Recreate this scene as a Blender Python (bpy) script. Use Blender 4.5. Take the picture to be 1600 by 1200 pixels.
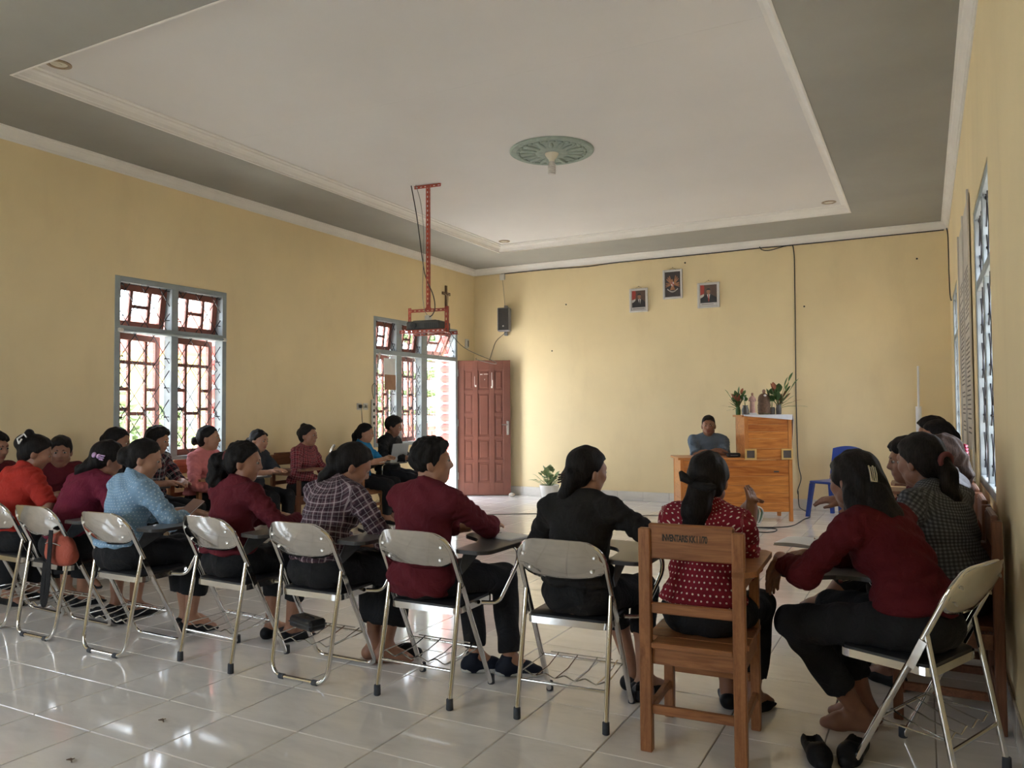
import bpy, bmesh, math, random
import numpy as np
from mathutils import Vector, Matrix

random.seed(7)
np.random.seed(7)
SC = bpy.context.scene
for _o in list(bpy.data.objects):
    bpy.data.objects.remove(_o, do_unlink=True)
COL = SC.collection

# ------------------------------------------------------------------ camera, sky, exposure
cam_d = bpy.data.cameras.new('camera')
cam = bpy.data.objects.new('camera', cam_d)
COL.objects.link(cam)
cam_d.sensor_width = 36.0
cam_d.lens = 1217.96 / 1600 * 36.0
cam_d.clip_start = 0.05
_yaw, _pit, _rol = 0.4867, 0.034, -0.006
_r = Vector((math.cos(_yaw), math.sin(_yaw), 0))
_fh = Vector((-math.sin(_yaw), math.cos(_yaw), 0))
_f = _fh * math.cos(_pit) + Vector((0, 0, 1)) * math.sin(_pit)
_u = -_fh * math.sin(_pit) + Vector((0, 0, 1)) * math.cos(_pit)
_r2 = _r * math.cos(_rol) + _u * math.sin(_rol)
_u2 = -_r * math.sin(_rol) + _u * math.cos(_rol)
cam.matrix_world = Matrix(((_r2.x, _u2.x, -_f.x, 0), (_r2.y, _u2.y, -_f.y, 0), (_r2.z, _u2.z, -_f.z, 1.36), (0, 0, 0, 1)))
SC.camera = cam

world = bpy.data.worlds.new('overcast_sky')
SC.world = world
world.use_nodes = True
_n = world.node_tree.nodes
_bg = _n['Background']
_bg.inputs['Color'].default_value = (0.885, 0.955, 1.09, 1)
_bg.inputs['Strength'].default_value = 13.0

sun_d = bpy.data.lights.new('sun', 'SUN')
sun_d.energy = 55.0
sun_d.angle = 0.35
sun_d.color = (1.0, 0.95, 0.86)
sun = bpy.data.objects.new('sun', sun_d)
COL.objects.link(sun)
sun.rotation_euler = Vector((0.0, -0.35, -1.0)).to_track_quat('-Z', 'Y').to_euler()

SC.view_settings.view_transform = 'Standard'
SC.view_settings.look = 'None'
SC.view_settings.gamma = 1.0
SC.view_settings.use_curve_mapping = False
SC.cycles.max_bounces = 9
SC.cycles.diffuse_bounces = 5
SC.cycles.glossy_bounces = 4
SC.cycles.transparent_max_bounces = 12
SC.view_settings.exposure = -0.1

# room measures
XL, XR, YB, YN, H = -6.631, 0.308, 11.19, -2.2, 3.705
RL, RR, RN, RF, HR = -5.551, -0.7315, 3.084, 10.094, 3.80

def portal(loc, sx, sz, face):
    d = bpy.data.lights.new('daylight_portal', 'AREA')
    d.shape = 'RECTANGLE'; d.size = sx; d.size_y = sz
    d.cycles.is_portal = True
    o = bpy.data.objects.new('daylight_portal', d); COL.objects.link(o)
    o.location = loc
    o.rotation_euler = Vector(face).to_track_quat('-Z', 'Y').to_euler()
for _y0, _y1, _z0, _z1 in ((4.65, 5.96, 0.87, 2.64), (8.5, 10.65, 0.0, 2.66), (0.55, 1.86, 0.87, 2.64)):
    portal((XL - 0.16, (_y0 + _y1) / 2, (_z0 + _z1) / 2), _y1 - _y0, _z1 - _z0, (1, 0, 0))
for _y0, _y1, _z0, _z1 in ((4.65, 5.96, 0.87, 2.64), (8.95, 10.26, 0.87, 2.64)):
    portal((XR + 0.16, (_y0 + _y1) / 2, (_z0 + _z1) / 2), _y1 - _y0, _z1 - _z0, (-1, 0, 0))
portal((-4.6, YN - 0.16, 1.75), 2.6, 1.7, (0, 1, 0))

# ------------------------------------------------------------------ helpers
def tag(o, label=None, cat=None, group=None, kind=None):
    if label: o['label'] = label
    if cat: o['category'] = cat
    if group: o['group'] = group
    if kind: o['kind'] = kind
    return o

def empty(name, loc=(0, 0, 0), rz=0.0, label=None, cat=None, group=None, kind=None):
    o = bpy.data.objects.new(name, None)
    COL.objects.link(o)
    o.location = loc
    o.rotation_euler = (0, 0, rz)
    o.empty_display_size = 0.1
    return tag(o, label, cat, group, kind)

class MB:
    def __init__(s):
        s.v = []; s.f = []; s.m = []; s.mi = 0
    def add(s, vs, fs):
        b = len(s.v)
        s.v.extend([tuple(p) for p in vs])
        s.f.extend([tuple(b + i for i in f) for f in fs])
        s.m.extend([s.mi] * len(fs))
        return s
    def box(s, x0, x1, y0, y1, z0, z1):
        return s.add([(x0, y0, z0), (x1, y0, z0), (x1, y1, z0), (x0, y1, z0), (x0, y0, z1), (x1, y0, z1), (x1, y1, z1), (x0, y1, z1)],
                     [(0, 3, 2, 1), (4, 5, 6, 7), (0, 1, 5, 4), (1, 2, 6, 5), (2, 3, 7, 6), (3, 0, 4, 7)])
    def cbox(s, x0, x1, y0, y1, z0, z1, c=0.004):
        """box with chamfered edges"""
        X = (x0, x1); Y = (y0, y1); Z = (z0, z1); sg = (1, -1)
        vs = []; idx = {}
        for i in range(2):
            for j in range(2):
                for k in range(2):
                    px, py, pz = X[i], Y[j], Z[k]
                    cx, cy, cz = px + sg[i] * c, py + sg[j] * c, pz + sg[k] * c
                    for a, p in enumerate(((px, cy, cz), (cx, py, cz), (cx, cy, pz))):
                        idx[i, j, k, a] = len(vs); vs.append(p)
        fs = []
        q = [(0, 0), (1, 0), (1, 1), (0, 1)]
        for i in range(2):
            f = [idx[i, j, k, 0] for j, k in q]; fs.append(f if i else f[::-1])
            f = [idx[j, i, k, 1] for j, k in q]; fs.append(f[::-1] if i else f)
            f = [idx[j, k, i, 2] for j, k in q]; fs.append(f if i else f[::-1])
        for j in range(2):
            for k in range(2):
                f = [idx[0, j, k, 1], idx[1, j, k, 1], idx[1, j, k, 2], idx[0, j, k, 2]]; fs.append(f if j != k else f[::-1])
                f = [idx[j, 0, k, 0], idx[j, 1, k, 0], idx[j, 1, k, 2], idx[j, 0, k, 2]]; fs.append(f[::-1] if j != k else f)
                f = [idx[j, k, 0, 0], idx[j, k, 1, 0], idx[j, k, 1, 1], idx[j, k, 0, 1]]; fs.append(f if j != k else f[::-1])
        for i in range(2):
            for j in range(2):
                for k in range(2):
                    f = [idx[i, j, k, 0], idx[i, j, k, 1], idx[i, j, k, 2]]
                    fs.append(f if (i + j + k) % 2 else f[::-1])
        return s.add(vs, fs)
    def beam(s, a, b, w, d, up=(0, 0, 1), c=0.003):
        """box beam from a to b, width w across, depth d along up"""
        a = Vector(a); b = Vector(b); t = (b - a); L = t.length; t.normalize()
        u = Vector(up); u = (u - t * u.dot(t))
        if u.length < 1e-5: u = Vector((1, 0, 0)) - t * t.x
        u.normalize(); r = t.cross(u)
        m = MB().cbox(0, L, -w / 2, w / 2, -d / 2, d / 2, min(c, w * .3, d * .3))
        return s.add([a + t * p[0] + r * p[1] * -1 + u * p[2] for p in m.v], [f for f in m.f])
    def tube(s, path, r, n=8, closed=False, caps=True):
        P = [Vector(p) for p in path]
        if not hasattr(r, '__len__'): r = [r] * len(P)
        N = len(P)
        T = []
        for i in range(N):
            if closed: t = P[(i + 1) % N] - P[i - 1]
            else: t = P[min(i + 1, N - 1)] - P[max(i - 1, 0)]
            T.append(t.normalized())
        u = Vector((0, 0, 1)) if abs(T[0].z) < 0.9 else Vector((1, 0, 0))
        u = (u - T[0] * u.dot(T[0])).normalized()
        vs = []
        for i in range(N):
            if i:
                ax = T[i - 1].cross(T[i])
                if ax.length > 1e-7:
                    u = Matrix.Rotation(T[i - 1].angle(T[i]), 3, ax.normalized()) @ u
                u = (u - T[i] * u.dot(T[i])).normalized()
            w = T[i].cross(u)
            for k in range(n):
                a = 2 * math.pi * k / n
                vs.append(P[i] + (u * math.cos(a) + w * math.sin(a)) * r[i])
        fs = []
        for i in range(N if closed else N - 1):
            j = (i + 1) % N
            for k in range(n):
                l = (k + 1) % n
                fs.append((i * n + k, i * n + l, j * n + l, j * n + k))
        if caps and not closed:
            fs.append(tuple(range(n))[::-1]); fs.append(tuple((N - 1) * n + k for k in range(n)))
        return s.add(vs, fs)
    def lathe(s, prof, n=20, c=(0, 0, 0), R=None):
        vs = []; fs = []
        for r, z in prof:
            for k in range(n):
                a = 2 * math.pi * k / n
                vs.append(Vector((r * math.cos(a), r * math.sin(a), z)))
        for i in range(len(prof) - 1):
            for k in range(n):
                l = (k + 1) % n
                fs.append((i * n + k, i * n + l, (i + 1) * n + l, (i + 1) * n + k))
        if prof[0][0] > 1e-6: fs.append(tuple(range(n))[::-1])
        if prof[-1][0] > 1e-6: fs.append(tuple((len(prof) - 1) * n + k for k in range(n)))
        if R is not None: vs = [R @ v for v in vs]
        return s.add([v + Vector(c) for v in vs], fs)
    def ell(s, c, r, n=12, m=8, R=None):
        prof = [(math.sin(math.pi * i / m), -math.cos(math.pi * i / m)) for i in range(m + 1)]
        t = MB().lathe(prof, n)
        vs = [Vector((p[0] * r[0], p[1] * r[1], p[2] * r[2])) for p in t.v]
        if R is not None: vs = [R @ v for v in vs]
        return s.add([v + Vector(c) for v in vs], t.f)
    def prism(s, poly, y0, y1, axis='y'):
        n = len(poly)
        if axis == 'y': vs = [(p[0], y0, p[1]) for p in poly] + [(p[0], y1, p[1]) for p in poly]
        elif axis == 'x': vs = [(y0, p[0], p[1]) for p in poly] + [(y1, p[0], p[1]) for p in poly]
        else: vs = [(p[0], p[1], y0) for p in poly] + [(p[0], p[1], y1) for p in poly]
        fs = [tuple(range(n)), tuple(range(2 * n - 1, n - 1, -1))]
        for i in range(n):
            j = (i + 1) % n
            fs.append((i, i + n, j + n, j))
        return s.add(vs, fs)
    def xf(s, M):
        s.v = [tuple(M @ Vector(p)) for p in s.v]; return s
    def mesh(s, name, mats, smooth=None):
        me = bpy.data.meshes.new(name)
        me.from_pydata(s.v, [], s.f)
        for m in (mats if isinstance(mats, (list, tuple)) else [mats]): me.materials.append(MAT[m] if isinstance(m, str) else m)
        if max(s.m, default=0): me.polygons.foreach_set('material_index', s.m)
        bm = bmesh.new(); bm.from_mesh(me)
        bmesh.ops.recalc_face_normals(bm, faces=bm.faces)
        bm.to_mesh(me); bm.free()
        if smooth is not None:
            me.polygons.foreach_set('use_smooth', [True] * len(me.polygons))
            me.set_sharp_from_angle(angle=math.radians(smooth))
        return me
    def build(s, name, mats, parent=None, smooth=None, loc=None, rot=None):
        o = bpy.data.objects.new(name, s.mesh(name, mats, smooth))
        COL.objects.link(o)
        if parent is not None: o.parent = parent
        if loc is not None: o.location = loc
        if rot is not None: o.rotation_euler = rot
        return o

def inst(name, me, parent=None, loc=(0, 0, 0), rot=(0, 0, 0)):
    o = bpy.data.objects.new(name, me)
    COL.objects.link(o)
    if parent is not None: o.parent = parent
    o.location = loc; o.rotation_euler = rot
    return o

def copy_tree(o, parent=None):
    c = o.copy(); COL.objects.link(c)
    if parent is not None: c.parent = parent; c.matrix_parent_inverse = Matrix()
    for ch in list(o.children): copy_tree(ch, c)
    return c

def arc(c, r, a0, a1, n, ax1, ax2):
    c = Vector(c); ax1 = Vector(ax1); ax2 = Vector(ax2)
    return [c + (ax1 * math.cos(a0 + (a1 - a0) * i / n) + ax2 * math.sin(a0 + (a1 - a0) * i / n)) * r for i in range(n + 1)]

def rounded(pts, rad, n=4):
    """polyline with its inner corners rounded"""
    P = [Vector(p) for p in pts]; out = [P[0]]
    for i in range(1, len(P) - 1):
        a = (P[i - 1] - P[i]); b = (P[i + 1] - P[i])
        r = min(rad, a.length * .45, b.length * .45)
        a.normalize(); b.normalize()
        p0 = P[i] + a * r; p1 = P[i] + b * r
        for k in range(n + 1):
            t = k / n
            out.append(p0 * (1 - t) ** 2 + P[i] * 2 * t * (1 - t) + p1 * t * t)
    out.append(P[-1])
    return out

def spline(pts, n=6):
    P = [Vector(p) for p in pts]; out = []
    for i in range(len(P) - 1):
        p0 = P[max(i - 1, 0)]; p1 = P[i]; p2 = P[i + 1]; p3 = P[min(i + 2, len(P) - 1)]
        for k in range(n):
            t = k / n
            out.append(0.5 * ((2 * p1) + (p2 - p0) * t + (2 * p0 - 5 * p1 + 4 * p2 - p3) * t * t + (3 * p1 - p0 - 3 * p2 + p3) * t ** 3))
    out.append(P[-1])
    return out

# ------------------------------------------------------------------ materials
MAT = {}
def srgb(*c):
    return tuple(((x / 255) / 12.92 if x / 255 <= 0.04045 else ((x / 255 + 0.055) / 1.055) ** 2.4) for x in c)

class NT:
    def __init__(s, name):
        s.m = bpy.data.materials.new(name); s.m.use_nodes = True
        s.t = s.m.node_tree; s.n = s.t.nodes; s.b = s.n['Principled BSDF']
        MAT[name] = s.m
    def new(s, typ, **kw):
        nd = s.n.new(typ)
        for k, v in kw.items(): setattr(nd, k, v)
        return nd
    def link(s, a, b): s.t.links.new(a, b)
    def coord(s, kind='Object'):
        return s.new('ShaderNodeTexCoord').outputs[kind]
    def attr(s, name):
        nd = s.new('ShaderNodeAttribute'); nd.attribute_name = name; return nd
    def mapping(s, vec, scale=(1, 1, 1), rot=(0, 0, 0)):
        nd = s.new('ShaderNodeMapping'); nd.inputs['Scale'].default_value = scale; nd.inputs['Rotation'].default_value = rot
        s.link(vec, nd.inputs['Vector']); return nd.outputs[0]
    def noise(s, vec, scale, detail=3, rough=.5, dist=0.0):
        nd = s.new('ShaderNodeTexNoise'); nd.inputs['Scale'].default_value = scale; nd.inputs['Detail'].default_value = detail
        nd.inputs['Roughness'].default_value = rough; nd.inputs['Distortion'].default_value = dist
        s.link(vec, nd.inputs['Vector']); return nd.outputs['Fac']
    def ramp(s, fac, stops):
        nd = s.new('ShaderNodeValToRGB'); cr = nd.color_ramp
        while len(cr.elements) < len(stops): cr.elements.new(0.5)
        for e, (p, c) in zip(cr.elements, stops): e.position = p; e.color = (*c, 1)
        s.link(fac, nd.inputs['Fac']); return nd.outputs['Color']
    def math(s, op, a, b=None, clamp=False):
        nd = s.new('ShaderNodeMath', operation=op); nd.use_clamp = clamp
        for i, x in enumerate((a, b)):
            if x is None: continue
            if isinstance(x, (int, float)): nd.inputs[i].default_value = x
            else: s.link(x, nd.inputs[i])
        return nd.outputs[0]
    def mix(s, fac, a, b):
        nd = s.new('ShaderNodeMix', data_type='RGBA')
        for sock, x in ((nd.inputs['Factor'], fac), (nd.inputs['A'], a), (nd.inputs['B'], b)):
            if isinstance(x, (int, float)): sock.default_value = x
            elif isinstance(x, tuple): sock.default_value = (*x[:3], 1)
            else: s.link(x, sock)
        return nd.outputs['Result']
    def bump(s, h, strength=.2, dist=.01):
        nd = s.new('ShaderNodeBump'); nd.inputs['Strength'].default_value = strength; nd.inputs['Distance'].default_value = dist
        s.link(h, nd.inputs['Height']); s.link(nd.outputs[0], s.b.inputs['Normal'])
    def col(s, c):
        if isinstance(c, tuple): s.b.inputs['Base Color'].default_value = (*c[:3], 1)
        else: s.link(c, s.b.inputs['Base Color'])
        return s
    def pr(s, rough=.5, metal=0.0, spec=.5):
        if isinstance(rough, (int, float)): s.b.inputs['Roughness'].default_value = rough
        else: s.link(rough, s.b.inputs['Roughness'])
        s.b.inputs['Metallic'].default_value = metal
        s.b.inputs['Specular IOR Level'].default_value = spec
        return s

def mottled(name, c, rough=.6, var=.15, scale=6.0, metal=0.0, spec=.5, bump=0.0, bscale=60.0, bdist=.004):
    t = NT(name); co = t.coord()
    n = t.noise(co, scale, 4, .6)
    lo = tuple(x * (1 - var) for x in c); hi = tuple(min(1, x * (1 + var)) for x in c)
    t.col(t.ramp(n, [(.3, lo), (.7, hi)])).pr(rough, metal, spec)
    if bump: t.bump(t.noise(co, bscale, 4, .6), bump, bdist)
    return t

def wood(name, dark, light, rough=.45, scale=(1.2, 14, 14), band=3.0, rot=(0, 0, 0)):
    t = NT(name); co = t.mapping(t.coord(), scale, rot)
    n1 = t.noise(co, band, 5, .6, 1.2)
    n2 = t.noise(t.mapping(co, (1, 6, 6)), 8, 3, .6)
    f = t.math('ADD', t.math('MULTIPLY', n1, .75), t.math('MULTIPLY', n2, .25))
    t.col(t.ramp(f, [(.32, dark), (.5, tuple((a + b) / 2 for a, b in zip(dark, light))), (.68, light)])).pr(rough)
    t.bump(n2, .12, .002)
    return t

def wall_mat(name, c, dirt=.5):
    t = NT(name); co = t.coord('Object')
    n = t.noise(co, .7, 4, .6); n2 = t.noise(t.mapping(co, (1, 1, .35)), 2.2, 5, .65)
    base = t.ramp(n, [(.3, tuple(x * .93 for x in c)), (.7, tuple(min(1, x * 1.05) for x in c))])
    d = t.math('MULTIPLY', t.math('SUBTRACT', n2, .55, True), dirt)
    t.col(t.mix(d, base, tuple(x * y for x, y in zip(c, (.62, .55, .5))))).pr(.62, 0, .35)
    t.bump(t.noise(co, 180, 3, .6), .08, .003)
    return t

wall_mat('wall_yellow', (.83, .685, .415), .7)
mottled('soffit_grey', (.33, .326, .295), .8, .06, 1.2)
mottled('ceiling_white', (.685, .664, .645), .8, .03, .8)
mottled('moulding_white', (.80, .775, .73), .6, .04, 3)
mottled('grout', (.40, .36, .31), .8, .1, 20)

def tile_mat(name, c, rough):
    t = NT(name); co = t.coord('Object'); oi = t.new('ShaderNodeObjectInfo')
    pos = t.new('ShaderNodeNewGeometry').outputs['Position']
    v = t.mapping(pos, (1.6, 5, 5), (0, 0, .5))
    n = t.noise(v, 1.6, 5, .65, 1.0)
    n2 = t.noise(pos, .45, 3, .5)
    base = t.ramp(n, [(.3, tuple(x * .9 for x in c)), (.5, c), (.72, tuple(min(1, x * 1.07) for x in c))])
    stain = t.math('MULTIPLY', t.math('SUBTRACT', n2, .5, True), 1.1)
    t.col(t.mix(stain, base, tuple(x * y for x, y in zip(c, (.86, .76, .62)))))
    t.pr(t.math('ADD', t.math('MULTIPLY', t.noise(pos, 3.0, 4, .6), .12), rough), 0, .5)
    t.b.inputs['Coat Weight'].default_value = .25
    t.b.inputs['Coat Roughness'].default_value = .05
    return t
tile_mat('floor_tile', (.86, .83, .80), .03)
tile_mat('base_tile', (.72, .69, .64), .1)

def glass_mat(name='window_glass'):
    t = NT(name)
    tr = t.new('ShaderNodeBsdfTransparent'); gl = t.new('ShaderNodeBsdfGlossy')
    tr.inputs['Color'].default_value = (.95, .97, .96, 1); gl.inputs['Roughness'].default_value = .03
    mx = t.new('ShaderNodeMixShader')
    mx.inputs['Fac'].default_value = .045; t.link(tr.outputs[0], mx.inputs[1]); t.link(gl.outputs[0], mx.inputs[2])
    t.link(mx.outputs[0], t.n['Material Output'].inputs['Surface'])
glass_mat()
mottled('frame_grey', (.30, .345, .36), .55, .12, 5)
mottled('casement_red', (.235, .075, .052), .5, .18, 6)
mottled('door_wood', (.145, .052, .034), .42, .15, 4, bump=.1, bscale=30)
mottled('iron_black', (.03, .03, .035), .5, .2, 10, .6)
mottled('tape_white', (.7, .68, .62), .6, .1, 10)
mottled('lock_metal', (.5, .48, .44), .35, .1, 10, .9)
mottled('paper_white', (.72, .72, .71), .7, .04, 8)
mottled('paper_brown', (.36, .20, .12), .7, .15, 8)
mottled('plastic_white', (.66, .63, .56), .4, .05, 8)
mottled('cable_black', (.02, .02, .02), .5, .1, 20)
mottled('cable_grey', (.22, .22, .2), .5, .1, 20)

# ------------------------------------------------------------------ the room shell
def struct(mb, name, mat, smooth=None, parent=None):
    o = mb.build(name, mat, parent, smooth)
    if parent is None: o['kind'] = 'structure'
    return o

def side_wall(name, x_in, x_out, holes):
    """a wall along y with rectangular openings"""
    m = MB(); xa, xb = min(x_in, x_out), max(x_in, x_out)
    y = YN - .15
    for (y0, y1, z0, z1) in holes:
        m.box(xa, xb, y, y0, -.1, 3.95)
        if z0 > 0: m.box(xa, xb, y0, y1, -.1, z0)
        m.box(xa, xb, y0, y1, z1, 3.95)
        y = y1
    m.box(xa, xb, y, YB + .15, -.1, 3.95)
    return struct(m, name, 'wall_yellow')
W1 = (4.65, 5.96, .87, 2.645)
WD = (8.50, 10.65, 0.0, 2.665)
WU = (.55, 1.86, .87, 2.645)
R1 = (4.62, 5.96, .87, 2.645)
R2 = (8.95, 10.26, .87, 2.645)
_wl = side_wall('wall_left', XL, XL - .15, [WU, W1, (8.50, 10.65, 0.0, 2.665)])
side_wall('wall_right', XR, XR + .15, [R1, R2])
_m = MB(); _m.box(XL, XR, YB, YB + .15, -.1, 3.95); struct(_m, 'wall_back', 'wall_yellow')
_m = MB(); _m.box(XL, -5.9, YN - .15, YN, -.1, 3.95); _m.box(-5.9, -3.3, YN - .15, YN, 2.6, 3.95); _m.box(-5.9, -3.3, YN - .15, YN, -.1, .9); _m.box(-3.3, XR, YN - .15, YN, -.1, 3.95)
struct(_m, 'wall_rear', 'wall_yellow')
# low wall under the windows at the left of the door opening
_m = MB(); _m.box(XL - .15, XL, 8.50, 9.72, -.1, .87); _m.build('sill_wall', 'wall_yellow', _wl)

# floor: bed plus tiles, 300 nearest in view as single tiles
_m = MB(); _m.box(XL - .15, XR + .15, YN - .15, YB + .15, -.12, -.008)
floor = struct(_m, 'floor', 'grout')
TX0, TY0, T = -.789, 3.74, .4
def tile_mesh(sx, sy, z0=-.01, z1=0.0):
    return MB().cbox(-sx / 2, sx / 2, -sy / 2, sy / 2, z0, z1, .0025).mesh('tile', 'floor_tile')
_tm = tile_mesh(T - .004, T - .004)
full, rest = [], MB()
i0 = int(math.floor((XL - TX0) / T)); j0 = int(math.floor((YN - TY0) / T))
for i in range(i0, i0 + 20):
    for j in range(j0, j0 + 36):
        x0 = max(TX0 + i * T, XL); x1 = min(TX0 + (i + 1) * T, XR)
        y0 = max(TY0 + j * T, YN); y1 = min(TY0 + (j + 1) * T, YB)
        if x1 - x0 < .01 or y1 - y0 < .01: continue
        if x1 - x0 < T - .01 or y1 - y0 < T - .01 or y0 < 1.6:
            rest.cbox(x0 + .002, x1 - .002, y0 + .002, y1 - .002, -.01, 0, .0025)
        else:
            full.append(((x0 + x1) / 2, (y0 + y1) / 2, x0, x1, y0, y1))
def _in_view(t):
    d = Vector((t[0], t[1], -1.36)); dep = d.dot(_f)
    return dep > .5 and abs(d.dot(_r2)) / dep < .72 and d.dot(_u2) / dep > -.55
full.sort(key=lambda t: (not _in_view(t), t[0] ** 2 + t[1] ** 2))
for k, t in enumerate(full):
    if k < 296: inst('tile', _tm, floor, (t[0], t[1], 0))
    else: rest.cbox(t[2] + .002, t[3] - .002, t[4] + .002, t[5] - .002, -.01, 0, .0025)
_o = rest.build('tile_field', 'floor_tile', floor); _o['kind'] = 'stuff'

# tiled skirting
def skirting(name, axis, pos, a0, a1, off, sgn, z1=.14):
    m = MB()
    if axis == 'y': m.box(a0, a1, min(pos, pos + sgn * .004), max(pos, pos + sgn * .004), 0, z1 - .002)
    else: m.box(min(pos, pos + sgn * .004), max(pos, pos + sgn * .004), a0, a1, 0, z1 - .002)
    root = struct(m, name, 'grout')
    k = math.floor((a0 - off) / T)
    cache = {}
    while off + k * T < a1:
        b0 = max(a0, off + k * T); b1 = min(a1, off + (k + 1) * T); k += 1
        if b1 - b0 < .03: continue
        w = round(b1 - b0 - .004, 4)
        if w not in cache:
            if axis == 'y': cache[w] = MB().cbox(-w / 2, w / 2, -.005, .005, 0.001, z1, .002).mesh('tile', 'base_tile')
            else: cache[w] = MB().cbox(-.005, .005, -w / 2, w / 2, 0.001, z1, .002).mesh('tile', 'base_tile')
        c = (b0 + b1) / 2
        inst('tile', cache[w], root, (c, pos + sgn * .006, 0) if axis == 'y' else (pos + sgn * .006, c, 0))
skirting('baseboard_back', 'y', YB, XL, XR, -4.129, -1)
skirting('baseboard_left', 'x', XL, YN, 8.50, 3.74, 1)
skirting('baseboard_right', 'x', XR, 2.5, YB, 3.74, -1)

# ceiling: grey soffit around a raised white field
_m = MB()
_m.box(XL, RL, YN, YB, H, H + .03); _m.box(RR, XR, YN, YB, H, H + .03)
_m.box(RL, RR, YN, RN, H, H + .03); _m.box(RL, RR, RF, YB, H, H + .03)
ceil = struct(_m, 'ceiling', 'soffit_grey')
_m = MB()
for a, b, c, d in ((RL - .02, RL, RN - .02, RF + .02), (RR, RR + .02, RN - .02, RF + .02)): _m.box(a, b, c, d, H + .005, HR + .05)
for c, d in ((RN - .02, RN), (RF, RF + .02)): _m.box(RL, RR, c, d, H + .005, HR + .05)
_m.box(XL, XR, YN, YB, HR + .05, HR + .12)
_m.build('recess_box', 'ceiling_white', ceil)
ys = [RN, 4.95, 7.4, RF]
for k in range(len(ys) - 1):
    MB().cbox(RL, RR, ys[k] + .0007, ys[k + 1] - .0007, HR, HR + .02, .0005).build('ceiling_panel', 'ceiling_white', ceil)

def ring_moulding(x0, x1, y0, y1, prof, inner=True):
    """prof: (offset from the rectangle inward, height)"""
    m = MB(); vs = []
    for d, z in prof:
        vs += [(x0 + d, y0 + d, z), (x1 - d, y0 + d, z), (x1 - d, y1 - d, z), (x0 + d, y1 - d, z)]
    fs = []
    for i in range(len(prof) - 1):
        for k in range(4):
            l = (k + 1) % 4
            fs.append((i * 4 + k, i * 4 + l, i * 4 + 4 + l, i * 4 + 4 + k))
    m.add(vs, fs); return m
_c = .097; _w = .081
prof = [(0, H - _c), (.010, H - _c), (.014, H - _c + .016), (.022, H - _c + .020), (.030, H - _c + .045), (.045, H - _c + .066), (.060, H - _c + .076), (.064, H - _c + .086), (_w, H - _c + .090), (_w, H), (0, H)]
struct(ring_moulding(XL, XR, YN, YB, prof), 'trim_1', 'moulding_white')
prof = [(-.002, H - .004), (.012, H - .004), (.014, H + .012), (.024, H + .018), (.034, H + .04), (.05, H + .058), (.07, H + .068), (.074, H + .08), (.10, H + .084), (.104, HR - .001), (-.002, HR - .001), (-.002, H - .004)]
struct(ring_moulding(RL, RR, RN, RF, prof), 'trim_2', 'moulding_white')

# ------------------------------------------------------------------ windows
def casement(root, x, yh, w, z0, z1, ang, cols, rows, kind, sgn, top=False, sy=1):
    """a wooden sash with panes; hinged at yh (side) or at z1 (top hung); built in local x along y"""
    t = .042; s = .062
    e = empty('casement'); e.parent = root
    h = z1 - z0
    def bar(m, a0, a1, b0, b1, dd=0.0):
        m.cbox(-t / 2 + dd, t / 2 - dd, min(a0 * sy, a1 * sy), max(a0 * sy, a1 * sy), b0, b1, .003)
    zo = -h if top else 0
    m = MB(); bar(m, 0, s, zo, zo + h); bar(m, w - s, w, zo, zo + h); bar(m, s, w - s, zo, zo + s); bar(m, s, w - s, zo + h - s, zo + h)
    fr = m.build('sash_frame', 'casement_red', e)
    b = .034
    xs = [s] + [s + (w - 2 * s) * c for c in cols] + [w - s]
    zr = lambda q: zo + s + (h - 2 * s) * q
    for c in xs[1:-1]:
        m = MB(); bar(m, c - b / 2, c + b / 2, zo + s, zo + h - s, .006); m.build('muntin', 'casement_red', e)
    for k in range(len(xs) - 1):
        a0 = xs[k] + (b / 2 if k else 0); a1 = xs[k + 1] - (b / 2 if k < len(xs) - 2 else 0)
        zs = [0.0] + list(rows[k]) + [1.0]
        for q in rows[k]:
            m = MB(); bar(m, a0, a1, zr(q) - b / 2, zr(q) + b / 2, .006); m.build('muntin', 'casement_red', e)
        for i in range(len(zs) - 1):
            p0 = zr(zs[i]) + (b / 2 if i else 0); p1 = zr(zs[i + 1]) - (b / 2 if i < len(zs) - 2 else 0)
            MB().box(-.002, .002, min(a0 * sy, a1 * sy), max(a0 * sy, a1 * sy), p0, p1).build('pane', 'window_glass', e)
    if top:
        e.location = (x, yh, z1); e.rotation_euler = (0, ang * -sgn, 0)
    else:
        e.location = (x, yh, z0); e.rotation_euler = (0, 0, ang * sgn * sy)
    return e

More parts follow.
